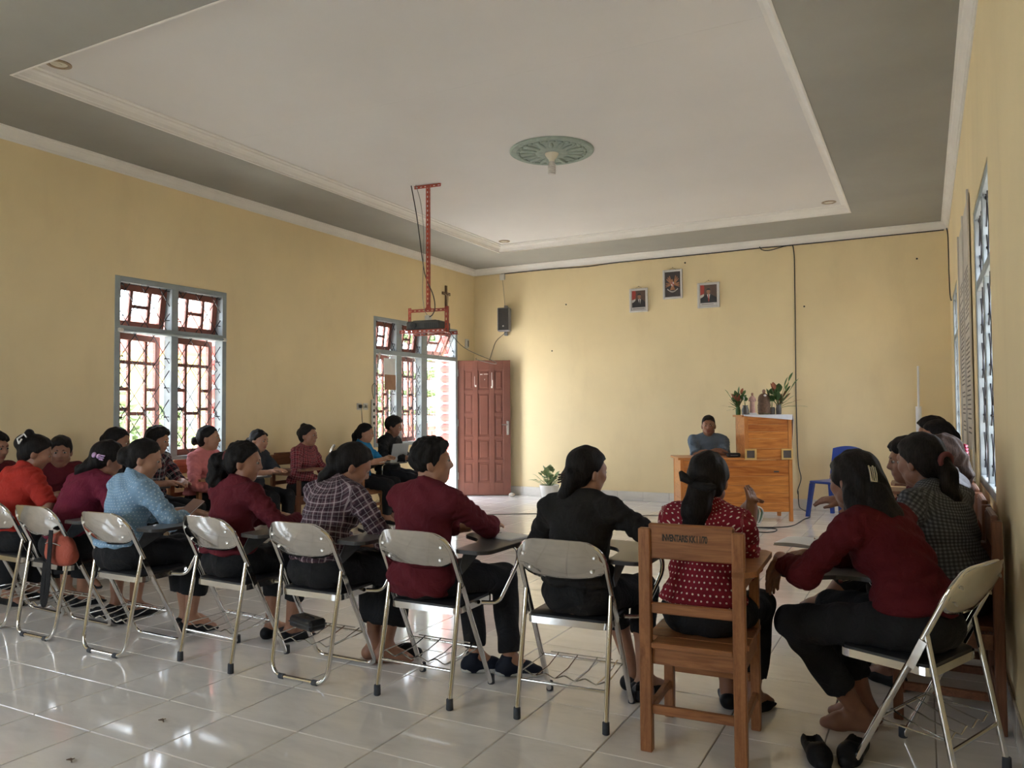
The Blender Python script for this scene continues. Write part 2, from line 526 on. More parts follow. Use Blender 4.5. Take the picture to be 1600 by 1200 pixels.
def grille(root, x, y0, y1, z0, z1, orn=True):
    m = MB(); r = .0042
    dy, dz = .205, .29
    # diagonal lattice clipped to the opening
    n = int((y1 - y0 + z1 - z0) / .1) + 10
    sl = dz / dy
    for s in (1, -1):
        k = -30
        while k < 30:
            c = (y0 + y1) / 2 + dy * (k + .5); k += 1
            # line y = c + s*(z-zm)/sl
            zm = (z0 + z1) / 2
            pts = []
            za, zb = z0, z1
            f = lambda z: c + s * (z - zm) / sl
            g = lambda y: zm + s * (y - c) * sl
            lo, hi = sorted((g(y0), g(y1)))
            za = max(z0, lo); zb = min(z1, hi)
            if zb - za < .03: continue
            m.tube([(x, f(za), za), (x, f(zb), zb)], r, 5)
    if orn:
        for q in (.36, .74):
            z = z0 + (z1 - z0) * q
            y = y0 + dy / 2 * .5
            while y < y1 - .03:
                m.tube([Vector((x + .004, y + math.cos(a) * .042 * (1 + .25 * math.cos(4 * a)), z + math.sin(a) * .05 * (1 + .25 * math.cos(4 * a)))) for a in [2 * math.pi * i / 20 for i in range(20)]], r * .9, 5, closed=True)
                y += dy
    # short lugs into the frame
    z = z0 + .1
    while z < z1:
        for yy, d in ((y0, .05), (y1, -.05)):
            m.tube([(x, yy, z), (x, yy + d, z)], r, 5); m.ell((x, yy + d, z), (.009, .009, .009), 6, 4)
        z += dz
    o = m.build('grille', 'iron_black', root); return o

LOWC = (.26, .74)
LOWR = ([.38, .56, .80], [.34, .80], [.38, .56, .80])
UPC = (.27, .73)
UPR = ([], [.5], [])
def frame_box(root, x0, x1, y0, y1, z0, z1, fw=.055, sill=True):
    m = MB()
    m.cbox(x0, x1, y0, y0 + fw, z0, z1, .004); m.cbox(x0, x1, y1 - fw, y1, z0, z1, .004)
    m.cbox(x0, x1, y0 + fw, y1 - fw, z1 - fw, z1, .004)
    if sill: m.cbox(x0, x1, y0 + fw, y1 - fw, z0, z0 + fw, .004)
    return m.build('window_frame', 'frame_grey', root)

def double_window(name, x, y0, y1, z0, z1, sgn, angs=(.17, .14), up=(.13, .1)):
    """sgn: +1 room lies towards +x of the wall"""
    root = empty(name, kind='structure')
    xi = x; xo = x - sgn * .12
    xa, xb = min(xi, xo), max(xi, xo)
    frame_box(root, xa + .004, xb - .004 if sgn < 0 else xb + .006, y0, y1, z0, z1)
    ym = (y0 + y1) / 2 + .005; zt = 2.15
    m = MB(); m.cbox(xa + .01, xb + .002, ym - .04, ym + .04, z0 + .05, z1 - .05, .004); m.build('mullion', 'frame_grey', root)
    m = MB(); m.cbox(xa + .008, xb + .012 if sgn > 0 else xb, y0 + .05, y1 - .05, zt - .03, zt + .03, .004); m.build('transom', 'frame_grey', root)
    xc = x - sgn * .085
    for k, (a, b) in enumerate(((y0 + .055, ym - .04), (ym + .04, y1 - .055))):
        casement(root, xc, a, b - a, z0 + .055, zt - .03, angs[k], LOWC, LOWR, 'low', sgn)
        casement(root, xc, a, b - a, zt + .03, z1 - .055, up[k], UPC, UPR, 'up', -sgn, top=True)
        xg = x - sgn * .03
        grille(root, xg, a, b, z0 + .055, zt - .03)
        grille(root, xg, a, b, zt + .03, z1 - .055, False)
    return root
double_window('window_1', XL, *W1, 1)
double_window('window_2', XL, *WU, 1)
double_window('window_3', XR, *R1, -1, (.5, .5), (.75, .75))
double_window('window_4', XR, *R2, -1, (.4, .4), (.6, .6))

# door and window unit in the far left
root = empty('window_5', kind='structure')
y0, y1, z1 = 8.50, 10.65, 2.665
xa, xb = XL - .12, XL + .006
m = MB()
m.cbox(xa, xb, y0, y0 + .05, .87, z1, .004); m.cbox(xa, xb, y1 - .055, y1, 0, z1, .004); m.cbox(xa, xb, y0 + .05, y1 - .055, z1 - .055, z1, .004)
m.cbox(xa, xb, y0 + .05, 9.66, .87, .92, .004)
m.build('window_frame', 'frame_grey', root)
for ya, yb, zb in ((9.02, 9.15, .92), (9.645, 9.80, 0.0)):
    MB().cbox(xa + .004, xb - .004, ya, yb, zb, z1 - .05, .004).build('mullion', 'frame_grey', root)
MB().cbox(xa + .002, xb + .006, y0 + .05, y1 - .055, 2.15, 2.215, .004).build('transom', 'frame_grey', root)
xc = XL - .085
for k, (a, b) in enumerate(((y0 + .05, 9.02), (9.15, 9.645))):
    casement(root, xc, a, b - a, .92, 2.15, .14, LOWC, LOWR, 'low', 1)
    grille(root, XL - .03, a, b, .92, 2.15)
for k, (a, b) in enumerate(((y0 + .05, 9.02), (9.15, 9.645), (9.80, y1 - .055))):
    casement(root, xc, a, b - a, 2.215, z1 - .055, (.13, .13, .42)[k], UPC, UPR, 'up', -1, top=True)
    grille(root, XL - .03, a, b, 2.215, z1 - .055, False)

# bare rear opening gets a plain frame with glass (behind the camera)
root = empty('window_6', kind='structure')
m = MB()
for a in (-5.9, -5.05, -4.2, -3.35): m.cbox(a, a + .05, YN - .1, YN, .9, 2.6, .004)
m.cbox(-5.85, -3.35, YN - .1, YN, 2.55, 2.6, .004); m.cbox(-5.85, -3.35, YN - .1, YN, .9, .95, .004)
m.build('window_frame', 'frame_grey', root)
for a in (-5.85, -5.0, -4.15): MB().box(a, a + .8, YN - .06, YN - .055, .95, 2.55).build('pane', 'window_glass', root)

# door leaf, opened into the room in front of the back wall
DW, DH, DT = .845, 2.155, .038
door = empty('door_1', (XL + .005, 10.655, 0.012), math.radians(27.0), kind='structure')
m = MB()
cw = [(.0, .105), (.25, .325), (.515, .59), (.73, .845)]
for a, b in cw: m.cbox(a, b, 0, DT, 0, DH, .003)
rows_side = [(0, .20), (.52, .57), (.885, .94), (1.26, 1.315), (1.63, 1.685), (2.0, DH)]
rows_mid = [(0, .20), (.52, .57), (.885, .94), (1.63, 1.685), (2.0, DH)]
rows_s = {0: rows_side, 1: rows_mid, 2: rows_side}
for k in range(3):
    xa_, xb_ = cw[k][1], cw[k + 1][0]
    for (a, b) in rows_s[k]: m.cbox(xa_ - .002, xb_ + .002, .001, DT - .001, a, b, .003)
m.build('door_frame', 'door_wood', door)
for k in range(3):
    xa_, xb_ = cw[k][1], cw[k + 1][0]; R_ = rows_s[k]
    for i in range(len(R_) - 1):
        a, b = R_[i][1], R_[i + 1][0]
        p = MB(); p.box(xa_, xb_, .013, DT - .013, a, b); p.cbox(xa_ + .028, xb_ - .028, .006, DT - .006, a + .028, b - .028, .006)
        p.build('panel', 'door_wood', door)
m = MB(); m.cbox(.785, .822, -.006, .0, .96, 1.18, .002); m.tube([(.803, -.004, 1.12), (.803, -.045, 1.12), (.71, -.05, 1.125)], .008, 6); m.ell((.803, -.006, 1.0), (.008, .004, .012), 8, 5)
m.build('handle', 'lock_metal', door, 40)
m = MB()
for a, b, c, d in ((.27, .275, 1.74, 1.9), (.28, .30, 1.73, 1.76), (.545, .552, 1.72, 1.96), (.555, .565, 1.74, 1.84), (.535, .56, 1.71, 1.74), (.36, .40, 1.925, 1.935), (.42, .49, 1.93, 1.937), (.43, .437, 1.84, 1.86)):
    m.box(a, b, -.0015, .0005, c, d)
m.build('tape_remnant', 'tape_white', door)
for z in (.25, 1.1, 1.9):
    MB().cbox(-.008, .012, -.012, .0, z, z + .11, .002).build('hinge', 'lock_metal', door)
m = MB(); m.ell((0, 0, .03), (.055, .04, .032), 10, 6)
mottled('stone', (.42, .38, .32), .9, .2, 15, bump=.4, bscale=30)
tag(m.build('door_stone', 'stone', None, 60, (-5.80, 10.93, 0.0)), 'small rounded stone holding the brown panelled door open', 'stone')

# ------------------------------------------------------------------ outside
mottled('yard', (.72, .70, .67), .9, .15, .6)
mottled('soil', (.26, .24, .21), .9, .2, 2.0)
mottled('leaf_green', (.15, .22, .10), .6, .35, 3.0)
mottled('leaf_pale', (.20, .28, .12), .6, .3, 3.0)
mottled('bark', (.14, .09, .06), .9, .3, 20, bump=.5)
mottled('col_white', (.78, .76, .72), .8, .05, 3)
mottled('col_red', (.32, .035, .03), .7, .12, 8)
mottled('house_yellow', (.78, .62, .22), .8, .08, 2)
mottled('roof_red', (.34, .10, .07), .8, .2, 6)
mottled('brick_red', (.30, .07, .05), .85, .2, 12)
_m = MB(); _m.box(-60, XL - .15, -30, 60, -.25, -.12); struct(_m, 'ground_yard', 'yard')
_m = MB(); _m.box(XR + .15, 40, -30, 60, -.25, -.12); struct(_m, 'ground_side', 'soil')
_m = MB(); _m.box(XL - .15, XR + .15, -30, YN - .15, -.25, -.12); struct(_m, 'ground_rear', 'soil')

def veranda_column(loc, label):
    e = empty('veranda_column', loc, 0, label, 'column', 'columns of the veranda')
    m = MB(); m.cbox(-.13, .13, -.13, .13, 0, 3.4, .01); m.cbox(-.2, .2, -.2, .2, 0, .12, .01)
    m.build('shaft', 'col_white', e)
    q = MB().ell((0, 0, 0), (.11, .155, .085), 12, 6).mesh('quoin', 'col_red', 60)
    for k in range(17): inst('quoin', q, e, (.08, -.09, .24 + k * .185))
veranda_column((-8.2, 12.72, -.12), 'white column with stacked red rounded blocks seen through the open door')
veranda_column((-8.2, 7.28, -.12), 'white column with stacked red rounded blocks seen through the wide double window')

def leaf_cloud(m, c, r, n, size, flat=.6):
    for _ in range(n):
        while True:
            p = Vector((random.uniform(-1, 1), random.uniform(-1, 1), random.uniform(-1, 1)))
            if p.length < 1: break
        p = Vector((p.x * r[0], p.y * r[1], p.z * r[2])) + Vector(c)
        a = Vector((random.gauss(0, 1), random.gauss(0, 1), random.gauss(0, flat))).normalized()
        b = a.cross(Vector((random.gauss(0, 1), random.gauss(0, 1), random.gauss(0, 1)))).normalized()
        s = size * random.uniform(.6, 1.3)
        m.add([p - a * s, p + b * s * .3 + a * s * .1, p + a * s, p - b * s * .3 + a * s * .1], [(0, 1, 2, 3)])

def conifer(loc, h, label):
    e = empty('conifer', loc, 0, label, 'tree', 'trees outside')
    MB().tube([(0, 0, 0), (.05, 0, h * .5), (0, .03, h)], [.11, .08, .02], 8).build('trunk', 'bark', e, 60)
    ml = MB(); k = 0; z = .9
    while z < h:
        L = 1.9 * (1 - z / (h * 1.15)); nb = 6
        for i in range(nb):
            a = 2 * math.pi * i / nb + k * .5
            d = Vector((math.cos(a), math.sin(a), 0))
            p1 = Vector((0, 0, z)); p2 = p1 + d * L * .6 + Vector((0, 0, -.05)); p3 = p1 + d * L + Vector((0, 0, .16))
            MB().tube([p1, p2, p3], [.02, .014, .006], 5).build('branch', 'bark', e, 60)
            for q in range(5): leaf_cloud(ml, p1.lerp(p3, .3 + .17 * q) + Vector((0, 0, .03)), (.16, .16, .07), 26, .13, .3)
        z += .5; k += 1
    o = ml.build('foliage', 'leaf_pale', e); o['kind'] = 'stuff'
conifer((-12.6, 18.2, -.12), 5.2, 'layered green conifer standing beyond the open doorway')

def bush(loc, r, n, label, mat='leaf_green', size=.16):
    e = empty('leafy_shrub', loc, 0, label, 'shrub', 'shrubs outside')
    for k in range(5):
        a = 2.4 * k
        MB().tube([(0, 0, 0), (math.cos(a) * r[0] * .3, math.sin(a) * r[1] * .3, r[2] * .9), (math.cos(a) * r[0] * .6, math.sin(a) * r[1] * .6, r[2] * 1.5)], [.03, .02, .008], 5).build('stem', 'bark', e)
    m = MB(); leaf_cloud(m, (0, 0, r[2] * 1.1), r, n, size)
    o = m.build('foliage', mat, e); o['kind'] = 'stuff'
bush((-11.2, 7.6, -.12), (.7, .5, 1.0), 700, 'loose green shrub behind the left half of the double window')
bush((-12.4, 9.7, -.12), (.6, .4, .8), 450, 'green shrub behind the right half of the double window', 'leaf_green')
bush((-10.6, 13.6, -.12), (.6, .5, 1.1), 600, 'pale green shrub behind the window next to the open door', 'leaf_pale')
bush((4.0, 12.5, -.12), (1.2, 1.2, 1.3), 900, 'broad green shrub outside the right-hand windows')

# yellow house beyond the yard
h = empty('yellow_house', (-21, 16.5, -.12), 0, 'yellow plastered house across the yard behind the double window', 'house')
m = MB(); m.box(-2.5, 2.5, -3, 3, 0, 3.2); m.build('wall', 'house_yellow', h)
m = MB(); m.prism([(-3.4, 3.1), (3.4, 3.1), (0, 4.6)], -3.5, 3.5, 'x'); m.build('roof', 'roof_red', h)
for yy in (-1.6, 1.2):
    f = MB().cbox(2.48, 2.55, yy - .55, yy + .55, 1.0, 2.3, .01).build('window', 'frame_grey', h)
    MB().box(2.551, 2.556, yy - .45, yy + .45, 1.1, 2.2).build('pane', 'window_glass', f)

# low brick wall beyond the door
g = empty('garden_wall', (-12.2, 19.0, -.12), math.radians(8), 'low red brick garden wall beyond the open doorway', 'wall')
MB().box(-.08, .08, -4, 4, 0, 1.05).build('core', 'col_white', g)
bm_ = MB().cbox(-.05, .05, -.19, .19, -.07, .07, .008).mesh('brick', 'brick_red')
for r_ in range(7):
    for k in range(18):
        yy = -3.7 + k * .42 + (.21 if r_ % 2 else 0)
        if yy < 3.8: inst('brick', bm_, g, (.06, yy, .09 + r_ * .155))
MB().cbox(-.14, .14, -4.05, 4.05, 1.05, 1.14, .01).build('coping', 'roof_red', g)

# ------------------------------------------------------------------ furniture materials
def chrome(name, c, rough, scr=.25):
    t = NT(name); co = t.coord()
    n = t.noise(co, 18, 3, .6); n2 = t.noise(co, 6, 3, .6)
    t.col(t.ramp(n2, [(.35, tuple(x * .85 for x in c)), (.65, c)]))
    t.pr(t.math('ADD', t.math('MULTIPLY', n, scr), rough), 1.0)
    return t
chrome('chrome', (.74, .73, .71), .06, .1)
chrome('chrome_sheet', (.76, .74, .71), .05, .07)
mottled('vinyl_black', (.018, .018, .02), .38, .2, 12, bump=.15, bscale=200)
mottled('rubber_grey', (.05, .055, .065), .7, .2, 30)
mottled('board_black', (.035, .033, .033), .35, .15, 10)
mottled('board_top', (.12, .115, .11), .3, .1, 5)
wood('chair_wood', (.20, .075, .028), (.42, .185, .075), .42)
wood('chair_wood_v', (.20, .075, .028), (.42, .185, .075), .42, (14, 14, 1.2))
wood('bench_wood', (.12, .045, .022), (.25, .10, .05), .45)
wood('bench_wood_v', (.12, .045, .022), (.25, .10, .05), .45, (14, 14, 1.2))
def plank_mat(name, dark, light):
    t = NT(name); oi = t.new('ShaderNodeObjectInfo')
    add = t.new('ShaderNodeVectorMath', operation='ADD')
    cx = t.new('ShaderNodeCombineXYZ'); t.link(t.math('MULTIPLY', oi.outputs['Random'], 37.0), cx.inputs[2]); t.link(t.math('MULTIPLY', oi.outputs['Random'], 11.0), cx.inputs[0])
    t.link(t.coord(), add.inputs[0]); t.link(cx.outputs[0], add.inputs[1])
    v = t.mapping(add.outputs[0], (1.1, 8, 8))
    n = t.noise(v, 2.2, 4, .55, 1.6); n2 = t.noise(t.mapping(v, (1, 5, 5)), 6, 3, .6)
    f = t.math('ADD', t.math('MULTIPLY', n, .8), t.math('MULTIPLY', n2, .2))
    f = t.math('ADD', f, t.math('MULTIPLY', t.math('SUBTRACT', oi.outputs['Random'], .5), .16))
    t.col(t.ramp(f, [(.3, dark), (.5, tuple((a + b) / 2 for a, b in zip(dark, light))), (.7, light)])).pr(.28)
    t.b.inputs['Coat Weight'].default_value = .3; t.b.inputs['Coat Roughness'].default_value = .15
plank_mat('desk_plank', (.36, .095, .018), (.74, .30, .07))
wood('desk_frame', (.42, .14, .03), (.64, .26, .07), .3, (14, 14, 1.2))
wood('desk_top', (.42, .14, .03), (.64, .26, .07), .3)
mottled('yellow_frame', (.62, .40, .14), .4, .1, 10)
mottled('slate', (.10, .085, .08), .4, .15, 20)
mottled('stencil_black', (.03, .028, .022), .7, .3, 60)

# ------------------------------------------------------------------ folding tablet chair
def folding_chair(ubase):
    """faces +y, origin on the floor midway between the rear feet"""
    e = empty('folding_chair')
    w = .205; wr = .205 if not ubase else .185
    # bent tube: front legs and back hoop
    dirv = Vector((0, -.405, .80)).normalized()
    def P(x, z): return Vector((x, .385 - .405 * z / .80, z))
    wt = .20
    zc = .80
    hoop = [P(-w, .012)] + [P(-w + (w - wt) * q, q * .66) for q in (.5, 1.0)]
    tl = arc(P(-wt + .095, zc - .095), .095, math.pi, math.pi / 2, 6, (1, 0, 0), dirv)
    tr = arc(P(wt - .095, zc - .095), .095, math.pi / 2, 0, 6, (1, 0, 0), dirv)
    hoop += tl + tr + [P(w - (w - wt) * q, q * .66) for q in (1.0, .5)] + [P(w, .012)]
    if ubase:
        a = rounded([P(-w, .2), P(-w, .012), P(w, .012), P(w, .2)], .06, 5)
        hoop = [P(-w, .2)] + hoop[1:-1] + [P(w, .2)]
        MB().tube(a, .0115, 9).build('front_foot_bar', 'chrome', e, 50)
    MB().tube(hoop, .0125, 10).build('back_frame', 'chrome', e, 50)
    # rear legs
    if ubase:
        path = rounded([(-.20, .10, .555), (-wr, .008, .012), (wr, .008, .012), (.20, .10, .555)], .085, 6)
        MB().tube(path, .0115, 9).build('rear_leg_loop', 'chrome', e, 50)
        m = MB()
        for s in (-1, 1): m.tube([(s * .10, .008, .012), (s * .125, .008, .012)], .0145, 9)
        for s in (-1, 1):
            MB().tube([(s * .095, .008, .0125), (s * .125, .008, .0125)], .0145, 9).build('foot_sleeve', 'rubber_grey', e, 50)
    else:
        for s in (-1, 1):
            MB().tube([(s * wr, 0, .03), (s * .20, .10, .555)], .0115, 9).build('rear_leg', 'chrome', e, 50)
            MB().lathe([(.013, 0), (.0165, .003), (.0155, .05), (.0125, .052)], 10, (s * wr, 0.0, 0)).build('foot_cap', 'rubber_grey', e, 50)
            MB().lathe([(.014, 0), (.0175, .003), (.0165, .045), (.0135, .047)], 10, (s * w, .385, 0)).build('foot_cap', 'rubber_grey', e, 50)
        MB().tube([(-wr, .03, .165), (wr, .03, .165)], .008, 8).build('stretcher', 'chrome', e, 50)
    # backrest: bowed chrome sheet
    m = MB(); nx, nz = 14, 8; vs = []; th = .0025
    for side in (0, 1):
        for j in range(nz + 1):
            for i in range(nx + 1):
                u = -1 + 2 * i / nx; q = j / nz
                x = u * (wt - .004)
                # the upper corners follow the hoop, the lower edge sags
                top = zc + .004 - (.095 - math.sqrt(max(0, .095 ** 2 - max(0, abs(x) - (wt - .097)) ** 2)))
                bot = .632 - .018 * (1 - u * u) + .03 * abs(u) ** 6
                z = bot + (top - bot) * q
                p = P(x, z); bow = .030 * (1 - u * u) * (1 - .25 * q) + .012 * math.sin(math.pi * q)
                p = p + Vector((0, -bow - (th if side else 0), 0))
                vs.append(p)
    n1 = (nx + 1) * (nz + 1); fs = []
    for j in range(nz):
        for i in range(nx):
            a = j * (nx + 1) + i
            fs.append((a, a + 1, a + nx + 2, a + nx + 1)); fs.append((n1 + a, n1 + a + nx + 1, n1 + a + nx + 2, n1 + a + 1))
    for i in range(nx):
        fs.append((i + 1, i, n1 + i, n1 + i + 1)); b = nz * (nx + 1) + i; fs.append((b, b + 1, n1 + b + 1, n1 + b))
    for j in range(nz):
        a = j * (nx + 1); fs.append((a, a + nx + 1, n1 + a + nx + 1, n1 + a)); a += nx; fs.append((a + nx + 1, a, n1 + a, n1 + a + nx + 1))
    m.add(vs, fs)
    bk = m.build('backrest', 'chrome_sheet', e, 60)
    for x, z in ((-.165, .735), (-.145, .67), (.165, .735), (.145, .67)):
        p = P(x, z); u = x / wt
        R = Matrix.Rotation(math.radians(90 - 27), 3, 'X')
        MB().lathe([(.0115, 0), (.0115, .0015), (.007, .004), (.0, .005)], 10, p + Vector((0, -.036 * (1 - u * u) - .0085, 0)), R).build('bolt', 'lock_metal', bk, 50)
    # seat pan and pad
    def seat_poly(o):
        pts = [(-.195 + o, .085 + o), (.195 - o, .085 + o), (.19 - o, .44 - o), (-.19 + o, .44 - o)]
        r = rounded([Vector((p[0], p[1], 0)) for p in pts + pts[:2]], .045, 4)
        return [(p.x, p.y) for p in r[1:-1]][:20]
    MB().prism(seat_poly(0), .405, .435, 'z').build('seat_pan', 'chrome', e)
    m = MB(); a = seat_poly(.006); b_ = seat_poly(.022); n = len(a)
    vs = [(p[0], p[1], .434) for p in a] + [(p[0], p[1], .444) for p in a] + [(p[0], p[1], .452) for p in b_]
    fs = [(k, (k + 1) % n, n + (k + 1) % n, n + k) for k in range(n)] + [(n + k, n + (k + 1) % n, 2 * n + (k + 1) % n, 2 * n + k) for k in range(n)] + [tuple(range(2 * n, 3 * n)), tuple(range(n))[::-1]]
    m.add(vs, fs).build('seat_pad', 'vinyl_black', e, 40)
    # hinge links
    for s in (-1, 1):
        MB().beam((s * .214, .155, .43), (s * .213, .105, .535), .004, .03, (0, 1, 0), .001).build('hinge_link', 'chrome', e)
    # book rack of wire under the seat
    m = MB(); r = .0032
    z0 = .205
    m.tube([(-.195, .285, z0), (.195, .285, z0)], .006, 7)
    m.tube([(-.15, .27, z0 + .02), (.15, .27, z0 + .02)], r, 5)
    zig = []
    for k in range(9):
        zig.append((-.19 + k * .0475, .055, z0 - .005 - (.022 if k % 2 else 0)))
    m.tube(rounded(zig, .01, 2), r, 5)
    for k in range(4):
        x = -.1425 + k * .095
        m.tube([(x, .055, z0 - .027), (x + .02, .17, z0 - .012), (x + .03, .275, z0 + .02)], r, 5)
    m.tube([(-.2, .05, z0 - .005), (-.19, .285, z0)], r, 5); m.tube([(.2, .05, z0 - .005), (.19, .285, z0)], r, 5)
    m.build('book_rack', 'chrome', e, 60)
    # writing tablet at the right
    path = rounded([(.20, .30, .42), (.27, .345, .415), (.355, .40, .62), (.35, .40, .69), (.22, .37, .692)], .035, 4)
    MB().tube(path, .0105, 9).build('tablet_arm', 'chrome', e, 50)
    poly = [(.20, .05), (.33, .05), (.372, .09), (.385, .47), (.36, .55), (.05, .57), (.01, .53), (.02, .44), (.15, .36), (.19, .27)]
    r_ = [(p.x, p.y) for p in rounded([Vector((p[0], p[1], 0)) for p in poly + poly[:2]], .03, 3)[1:-1]][:40]
    tb = MB().prism(r_, .70, .716, 'z').build('tablet', 'board_black', e)
    MB().prism([(x * .985 + .003, y * .985 + .004) for x, y in r_], .7162, .718, 'z').build('tablet_sheet', 'board_top', tb)
    MB().prism([(.08, .60), (.30, .70), (.10, .70), (.06, .64)], .222, .227, 'x').build('tablet_bracket', 'rubber_grey', e)
    return e

_proto = {}
_used = set()
def place_folding(ub, x, y, rz, label, group):
    if ub not in _proto: _proto[ub] = folding_chair(ub)
    c = _proto[ub] if ub not in _used else copy_tree(_proto[ub])
    _used.add(ub)
    c.location = (x, y, 0); c.rotation_euler = (0, 0, rz)
    tag(c, label, 'chair', group)
    return c
G1 = 'chrome folding chairs in the near row'
place_folding(True, -5.33, 2.88, math.radians(-2), 'chrome folding chair cut off by the left edge under the orange-red shirt', G1)
place_folding(True, -4.79, 2.845, 0, 'chrome folding chair with a coral shoulder bag hung on it', G1)
place_folding(True, -4.112, 2.826, 0, 'chrome folding chair under the woman in light blue', G1)
place_folding(False, -3.43, 2.953, math.radians(-3), 'chrome folding chair under the woman with the long curly ponytail', G1)
place_folding(True, -2.82, 2.998, 0, 'chrome folding chair with a small black case on its wire rack', G1)
place_folding(False, -2.144, 3.039, 0, 'chrome folding chair under the young man in maroon', G1)
place_folding(False, -1.415, 3.10, math.radians(3), 'chrome folding chair under the woman in black', G1)
A8 = math.radians(66)
C8 = (.16, 3.30)
c8 = place_folding(False, C8[0], C8[1], A8, 'chrome folding chair turned sideways at the lower right', G1)
for ch in list(c8.children):
    if ch.name.startswith('tablet_'): bpy.data.objects.remove(ch)
    elif ch.name.startswith('tablet'): ch.location = (-.17, .17, -.045)
MB().tube(rounded([(.20, .30, .42), (.27, .40, .41), (.255, .50, .57), (.21, .53, .643), (.0, .53, .645)], .035, 4), .0105, 9).build('tablet_arm', 'chrome', c8, 50)
G2 = 'chairs along the left wall'
for y, lab in ((3.30, 'folding chair at the left frame edge against the wall'), (3.80, 'folding chair under the man in maroon facing the camera'), (4.24, 'folding chair by the left jamb of the double window'),
               (4.70, 'folding chair under the man in black and white checks'), (5.90, 'folding chair under the woman in charcoal grey'), (8.24, 'folding chair under the man with the laptop')):
    place_folding(False, -6.42, y, math.radians(-90), lab, G2)

# ------------------------------------------------------------------ wooden tablet chair
def wooden_chair(h='chair_wood', stencil=False):
    v = h + '_v'
    e = empty('wooden_chair')
    for s in (-1, 1):
        MB().cbox(s * .183 - .024, s * .183 + .024, -.02, .02, 0, .885, .004).build('rear_leg', v, e)
    MB().cbox(-.168, .168, -.008, .018, .765, .905, .006).build('top_rail', h, e)
    MB().cbox(-.16, .16, -.009, .012, .548, .59, .004).build('back_slat', h, e)
    for k, (a, b) in enumerate(((-.02, .085), (.088, .195), (.198, .305), (.308, .43))):
        m = MB(); m.cbox(-.205 if k else -.158, .205 if k else .158, a, b, .412, .434, .003)
        m.build('seat_plank', h, e)
    MB().cbox(-.16, .16, .0, .02, .345, .41, .003).build('apron', h, e)
    MB().cbox(-.16, .16, .375, .395, .345, .41, .003).build('apron', h, e)
    for s in (-1, 1): MB().cbox(s * .185 - .012, s * .185 + .012, .02, .37, .345, .41, .003).build('apron', h, e)
    MB().cbox(-.205, -.163, .365, .405, 0, .411, .004).build('front_leg', v, e)
    MB().cbox(.166, .206, .365, .405, 0, .715, .004).build('front_leg', v, e)
    MB().cbox(-.16, .16, -.008, .014, .15, .185, .003).build('stretcher', h, e)
    for s in (-1, 1): MB().cbox(s * .185 - .011, s * .185 + .011, .02, .365, .13, .165, .003).build('stretcher', h, e)
    MB().cbox(-.16, .165, .375, .395, .2, .235, .003).build('stretcher', h, e)
    poly = [(.16, -.02), (.205, -.02), (.245, .03), (.25, .48), (.22, .52), (-.06, .52), (-.09, .49), (-.09, .36), (-.06, .33), (.10, .28), (.155, .16)]
    MB().prism(poly, .716, .738, 'z').build('tablet', h, e)
    MB().cbox(.17, .20, .02, .365, .66, .715, .003).build('tablet_rail', h, e)
    return e
wc = wooden_chair()
wc.location = (-.826, 3.055, 0); wc.rotation_euler = (0, 0, math.radians(3))
tag(wc, 'brown wooden tablet chair with a black stencilled backrest', 'chair', 'wooden chairs')
cu = bpy.data.curves.new('stencil_text', 'FONT'); cu.body = 'INVENTARIS KK I 1/70'; cu.size = .041; cu.extrude = .0004; cu.offset = .0011; cu.space_character = .9
cu.align_x = 'LEFT'
_t = bpy.data.objects.new('tmp', cu); COL.objects.link(_t)
bpy.context.view_layer.update()
_me = bpy.data.meshes.new_from_object(_t.evaluated_get(bpy.context.evaluated_depsgraph_get())); bpy.data.objects.remove(_t)
_xs = [v_.co.x for v_ in _me.vertices]; _k = .178 / (max(_xs) - min(_xs))
for v_ in _me.vertices: v_.co = Vector((v_.co.x * _k, v_.co.y * .92, v_.co.z))
_me.materials.append(MAT['stencil_black'])
_o = inst('stencil_lettering', _me, wc, (-.112, -.0088, .838), (math.radians(90), 0, 0)); _o['label'] = 'black stencilled inventory lettering'

wl_proto = None
def wooden_copy(x, y, rz, label, group, dark=True):
    global wl_proto
    if dark:
        if wl_proto is None: wl_proto = wooden_chair('bench_wood'); c = wl_proto
        else: c = copy_tree(wl_proto)
    else: c = copy_tree(wc)
    c.location = (x, y, 0); c.rotation_euler = (0, 0, rz)
    tag(c, label, 'chair', group)
    for ch in list(c.children):
        if ch.name.startswith('stencil'): bpy.data.objects.remove(ch)
    return c
wooden_copy(-6.42, 5.30, math.radians(-90), 'wooden chair in front of the double window under the woman in pink', G2, False)
wooden_copy(-6.42, 6.62, math.radians(-90), 'dark wooden chair under the woman in red plaid', G2)
wooden_copy(-6.38, 7.66, math.radians(-90), 'wooden tablet chair under the woman in the bright blue polo', G2, False)
G3 = 'wooden chairs along the right wall'
for y, lab in ((4.04, 'dark wooden chair nearest the camera at the right wall'), (4.66, 'second dark wooden chair along the right wall'), (5.28, 'third dark wooden chair along the right wall below the near window'),
               (5.90, 'fourth dark wooden chair along the right wall'), (6.62, 'farthest but one dark wooden chair at the right wall'), (7.30, 'farthest dark wooden chair at the right wall')):
    wooden_copy(.255, y, math.radians(90), lab, G3)

